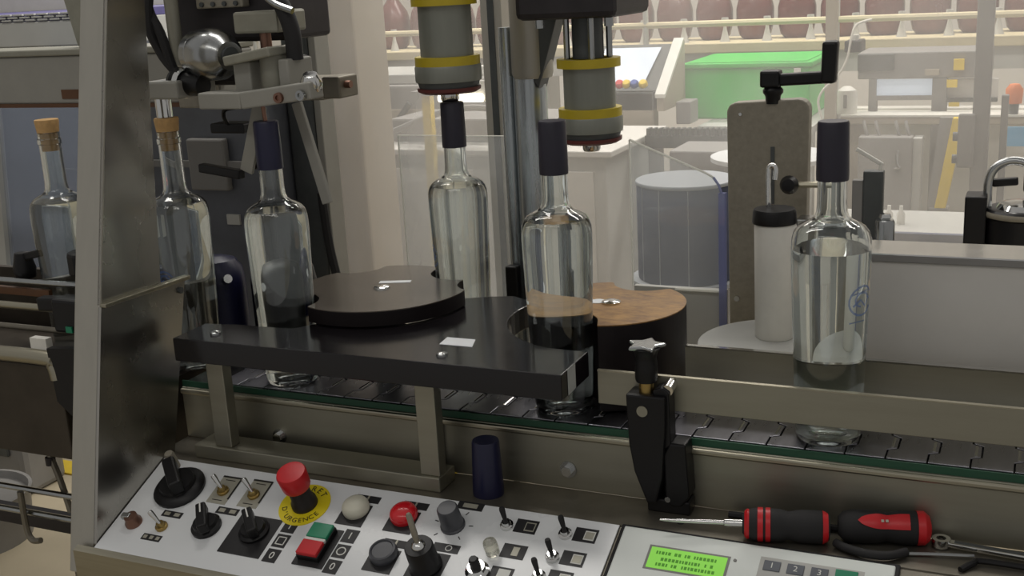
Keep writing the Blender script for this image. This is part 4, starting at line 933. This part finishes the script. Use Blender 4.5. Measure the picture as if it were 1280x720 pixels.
# pale machine cabinet behind the wheels
pm = thing('pale_cabinet', 'pale grey machine cabinet behind the capping station', 'cabinet', (-1.1, 2.6, -1.0))
MB().box(-1.52, -.90, 2.5, 2.9, -1.0, .055).build('cabinet_body', 'light_grey', pm, .004)
MB().box(-1.54, -.88, 2.48, 2.92, .055, .070).build('cabinet_top', 'white_matt', pm, .003)
for x in (-1.36, -1.05): MB().box(x - .12, x + .12, 2.494, 2.5, -.35, .02).build('cabinet_door', 'white_matt', pm, .002)
MB().box(-1.52, -1.02, 2.6, 2.8, .07, .13).build('drive_cover', 'mid_grey', pm, .006)
MB().tube([(-1.5, 2.58, .10), (-1.3, 2.56, .16), (-1.1, 2.57, .14), (-1.0, 2.6, .08)], .008, 8).build('cable', 'mid_grey', pm)
gm = thing('grey_machine', 'mid grey machine body in the hall behind, right of the cream reflection column', 'machine', (-1.95, 3.2, -1.0))
MB().box(-2.45, -1.56, 3.05, 3.40, -1.0, .17).build('machine_body', 'mid_grey', gm, .006)
MB().box(-2.40, -1.60, 3.08, 3.38, .17, .20).build('machine_top', 'light_grey', gm, .004)
for x in (-2.2, -1.95, -1.72): MB().box(x - .09, x + .09, 3.045, 3.05, -.30, .10).build('access_panel', 'cream_paint', gm, .003)
MB().tube([(-2.1, 3.03, .06), (-1.95, 3.02, -.02), (-1.8, 3.03, .02), (-1.7, 3.03, .12)], .010, 8).build('hose', 'head_dark', gm)
ys = thing('yellow_strut', 'thin yellow upright strut behind the left capping head', 'strut', (-1.37, 2.45, -1.0))
MB().obox((-1.335, 2.45, -1.0), (-1.325, 2.45, .21), .022, .02, (0, 1, 0)).build('strut_bar', 'signal_yellow', ys)
MB().box(-1.36, -1.30, 2.43, 2.47, .205, .215).build('strut_cap', 'mid_grey', ys)
tl = thing('batten_lamp', 'short bright lamp tube beside the left capping head', 'lamp', (-1.28, 2.5, .19))
emit('lamp_tube', (1, .93, .75), 4.0)
MB().cyl((-1.32, 2.5, .192), (-1.205, 2.5, .192), .010, n=12).build('lamp_glass', 'lamp_tube', tl)
MB().box(-1.33, -1.195, 2.511, 2.530, .180, .23).build('lamp_holder', 'light_grey', tl)
# right half: header machine, rail, cabinet, yellow beam
hd = thing('header_machine', 'grey machine header with window panel in the hall behind at right', 'machine', (-.35, 3.4, -1.0))
MB().box(-.455, -.12, 3.3, 3.5, .145, .215).build('header_box', 'mid_grey', hd, .004)
MB().box(-.455, -.36, 3.292, 3.30, .168, .212).build('header_inset', 'head_dark', hd, .002)
MB().box(-.28, -.245, 3.28, 3.30, .155, .17).build('header_bracket', 'cream_paint', hd)
MB().box(-.425, -.405, 3.3, 3.34, .03, .145).build('header_leg', 'mid_grey', hd)
MB().box(-.262, -.225, 3.3, 3.34, -1.0, .145).build('header_leg', 'mid_grey', hd)
MB().box(-.405, -.262, 3.31, 3.318, .100, .143).build('window_panel', 'screen_pale', hd)
MB().box(-.405, -.262, 3.3, 3.315, .088, .100).build('window_sill', 'mid_grey', hd)
MB().box(-.225, -.10, 3.32, 3.34, .09, .14).build('side_panel', 'white_matt', hd)
MB().box(-.225, -.10, 3.30, 3.34, .082, .092).build('side_bar', 'head_dark', hd)
for z0, z1, x in ((.167, .195, -.197), (.122, .142, -.212), (.072, .082, -.205)): MB().box(x - .013, x + .013, 3.285, 3.3, z0, z1).build('yellow_tag', 'signal_yellow', hd)
r2 = thing('long_rail', 'long pale beam across the hall behind at right', 'beam', (-.2, 3.22, -1.0))
MB().box(-.48, .6, 3.18, 3.26, .038, .058).build('beam_body', 'cream_paint', r2, .003)
MB().box(-.48, .6, 3.178, 3.262, .058, .063).build('beam_edge', 'white_plastic', r2)
for x in (-.45, .5): MB().box(x - .03, x + .03, 3.2, 3.25, -1.0, .038).build('leg', 'cream_paint', r2)
gb = thing('grey_cabinet', 'grey electrical cabinet with cables hanging above, under the pale beam', 'cabinet', (-.35, 3.3, -1.0))
MB().box(-.425, -.290, 3.12, 3.17, -.198, .014).build('cabinet_body', 'mid_grey', gb, .004)
MB().box(-.290, -.268, 3.13, 3.19, -.19, .01).build('cabinet_side', 'light_grey', gb, .002)
MB().box(-.40, -.31, 3.17, 3.22, -1.0, .0).build('cabinet_stand', 'light_grey', gb)
for x in (-.405, -.375, -.325, -.30): MB().tube([(x, 3.15, .010), (x - .006, 3.15, .03), (x - .012, 3.16, .05)], .0045, 6).build('cable', 'mid_grey', gb)
MB().tube([(-.325, 3.118, -.02), (-.327, 3.116, -.05), (-.320, 3.116, -.065), (-.332, 3.116, -.068)], .0035, 6).build('door_handle', 'chrome', gb)
yb = thing('yellow_beam', 'leaning yellow guard beam in the hall behind at right', 'guard beam', (-.2, 3.02, -1.0))
MB().prism([(.078, -.188), (.078, -.160), (-.145, -.196), (-.145, -.222)], 3.0, 3.03, 'y').build('beam_bar', 'signal_yellow', yb, .002)
MB().prism([(.078, -.218), (.078, -.188), (-.145, -.222), (-.145, -.240)], 3.01, 3.03, 'y').build('beam_backing', 'mid_grey', yb)
MB().box(-.235, -.19, 3.0, 3.04, -1.0, -.145).build('beam_foot', 'mid_grey', yb)
pw = thing('white_enclosure', 'white machine enclosure behind the yellow beam', 'enclosure', (-.2, 3.7, -1.0))
MB().box(-.60, .6, 3.57, 3.63, -1.0, .035).build('enclosure_body', 'wall_paint', pw, .004)
MB().cyl((-.5, 3.553, .012), (.5, 3.553, .012), .018, n=12).build('pipe', 'white_plastic', pw)
MB().box(-.60, .6, 3.56, 3.57, -.30, -.28).build('enclosure_trim', 'cream_paint', pw)
# low tray, small glassware
lt = thing('low_tray', 'grey low tray table behind the pale housing at right', 'tray table', (-.15, 2.5, -1.0))
MB().box(-.42, .3, 2.4, 2.75, -.16, -.10).build('tray_body', 'light_grey', lt, .004)
MB().box(-.42, .3, 2.395, 2.41, -.10, -.075).build('tray_rim', 'roll_blue', lt)
for x in (-.40, .28): MB().box(x - .02, x + .02, 2.5, 2.6, -1.0, -.16).build('leg', 'light_grey', lt)
gbm = None
for k, x in enumerate((-.335, -.310, -.285, -.260)):
    lab = ('leftmost', 'second from left', 'third from left', 'rightmost')[k] + ' of the four tiny clear vials below the grey cabinet'
    if gbm is None:
        gbm = thing('small_vial', lab, 'vial', (x, 2.6, -.10), 'tiny clear vials')
        MB().lathe([(0, 0), (.009, 0), (.009, .022), (.004, .030), (.004, .040), (0, .040)], (x, 2.6, -.10), n=14).build('vial_body', 'white_plastic', gbm)
    else: dup(gbm, (x, 2.6, -.10), lab)
ob_ = thing('spray_bottle', 'orange bottle with dark base at the right edge of the hall behind', 'bottle', (-.055, 3.2, .063))
MB().lathe([(0, .063), (.012, .063), (.013, .09), (0, .09)], (-.058, 3.2, 0), n=14).build('bottle_base', 'head_dark', ob_)
MB().lathe([(0, .09), (.019, .09), (.021, .125), (.012, .138), (0, .14)], (-.058, 3.2, 0), n=16).build('bottle_body', 'orange_plastic', ob_)
bs = thing('blue_sign', 'small light blue sign plate at the right edge of the hall behind', 'sign', (-.03, 3.0, .0))
MB().box(-.066, .02, 2.995, 3.0, .012, .058).build('sign_plate', 'sky_blue', bs)
MB().box(-.02, -.005, 3.0, 3.02, -1.0, .03).build('sign_post', 'light_grey', bs)
wc = thing('white_cable', 'thin white cable hanging beside the crank handle', 'cable', (-.49, 3.1, .1))
MB().tube([(-.40, 3.13, .312), (-.435, 3.11, .300), (-.446, 3.10, .262), (-.455, 3.1, .215), (-.480, 3.1, .170), (-.512, 3.1, .140), (-.525, 3.1, .108), (-.515, 3.1, .064)], .0032, 8).build('cable_run', 'wire_white', wc)
dv = thing('drive_unit', 'dark drive unit with mounting foot at the end of the cream rail', 'drive unit', (-.44, 3.15, .23))
MB().box(-.462, -.42, 3.10, 3.18, .232, .262).build('drive_body', 'dark_cast', dv, .004)
MB().cyl((-.44, 3.13, .262), (-.44, 3.13, .275), .010, n=12).build('drive_cap', 'white_plastic', dv)
hp_ = thing('hall_post', 'pale upright post right of the crank handle in the hall behind', 'post', (-.495, 3.13, -1.0))
MB().box(-.513, -.485, 3.12, 3.15, -1.0, .62).build('post_bar', 'cream_paint', hp_)
MB().box(-.512, -.488, 3.117, 3.12, .190, .208).build('post_plate', 'light_grey', hp_)
bw = thing('white_jar', 'bright white jar on the pale beam right of the crank', 'jar', (-.48, 3.2, .063))
MB().lathe([(0, .063), (.026, .063), (.028, .105), (.024, .125), (.010, .135), (0, .136)], (-.470, 3.22, 0), n=20).build('jar_body', 'white_plastic', bw)
MB().box(-.475, -.466, 3.19, 3.196, .08, .115).build('jar_label', 'mid_grey', bw)
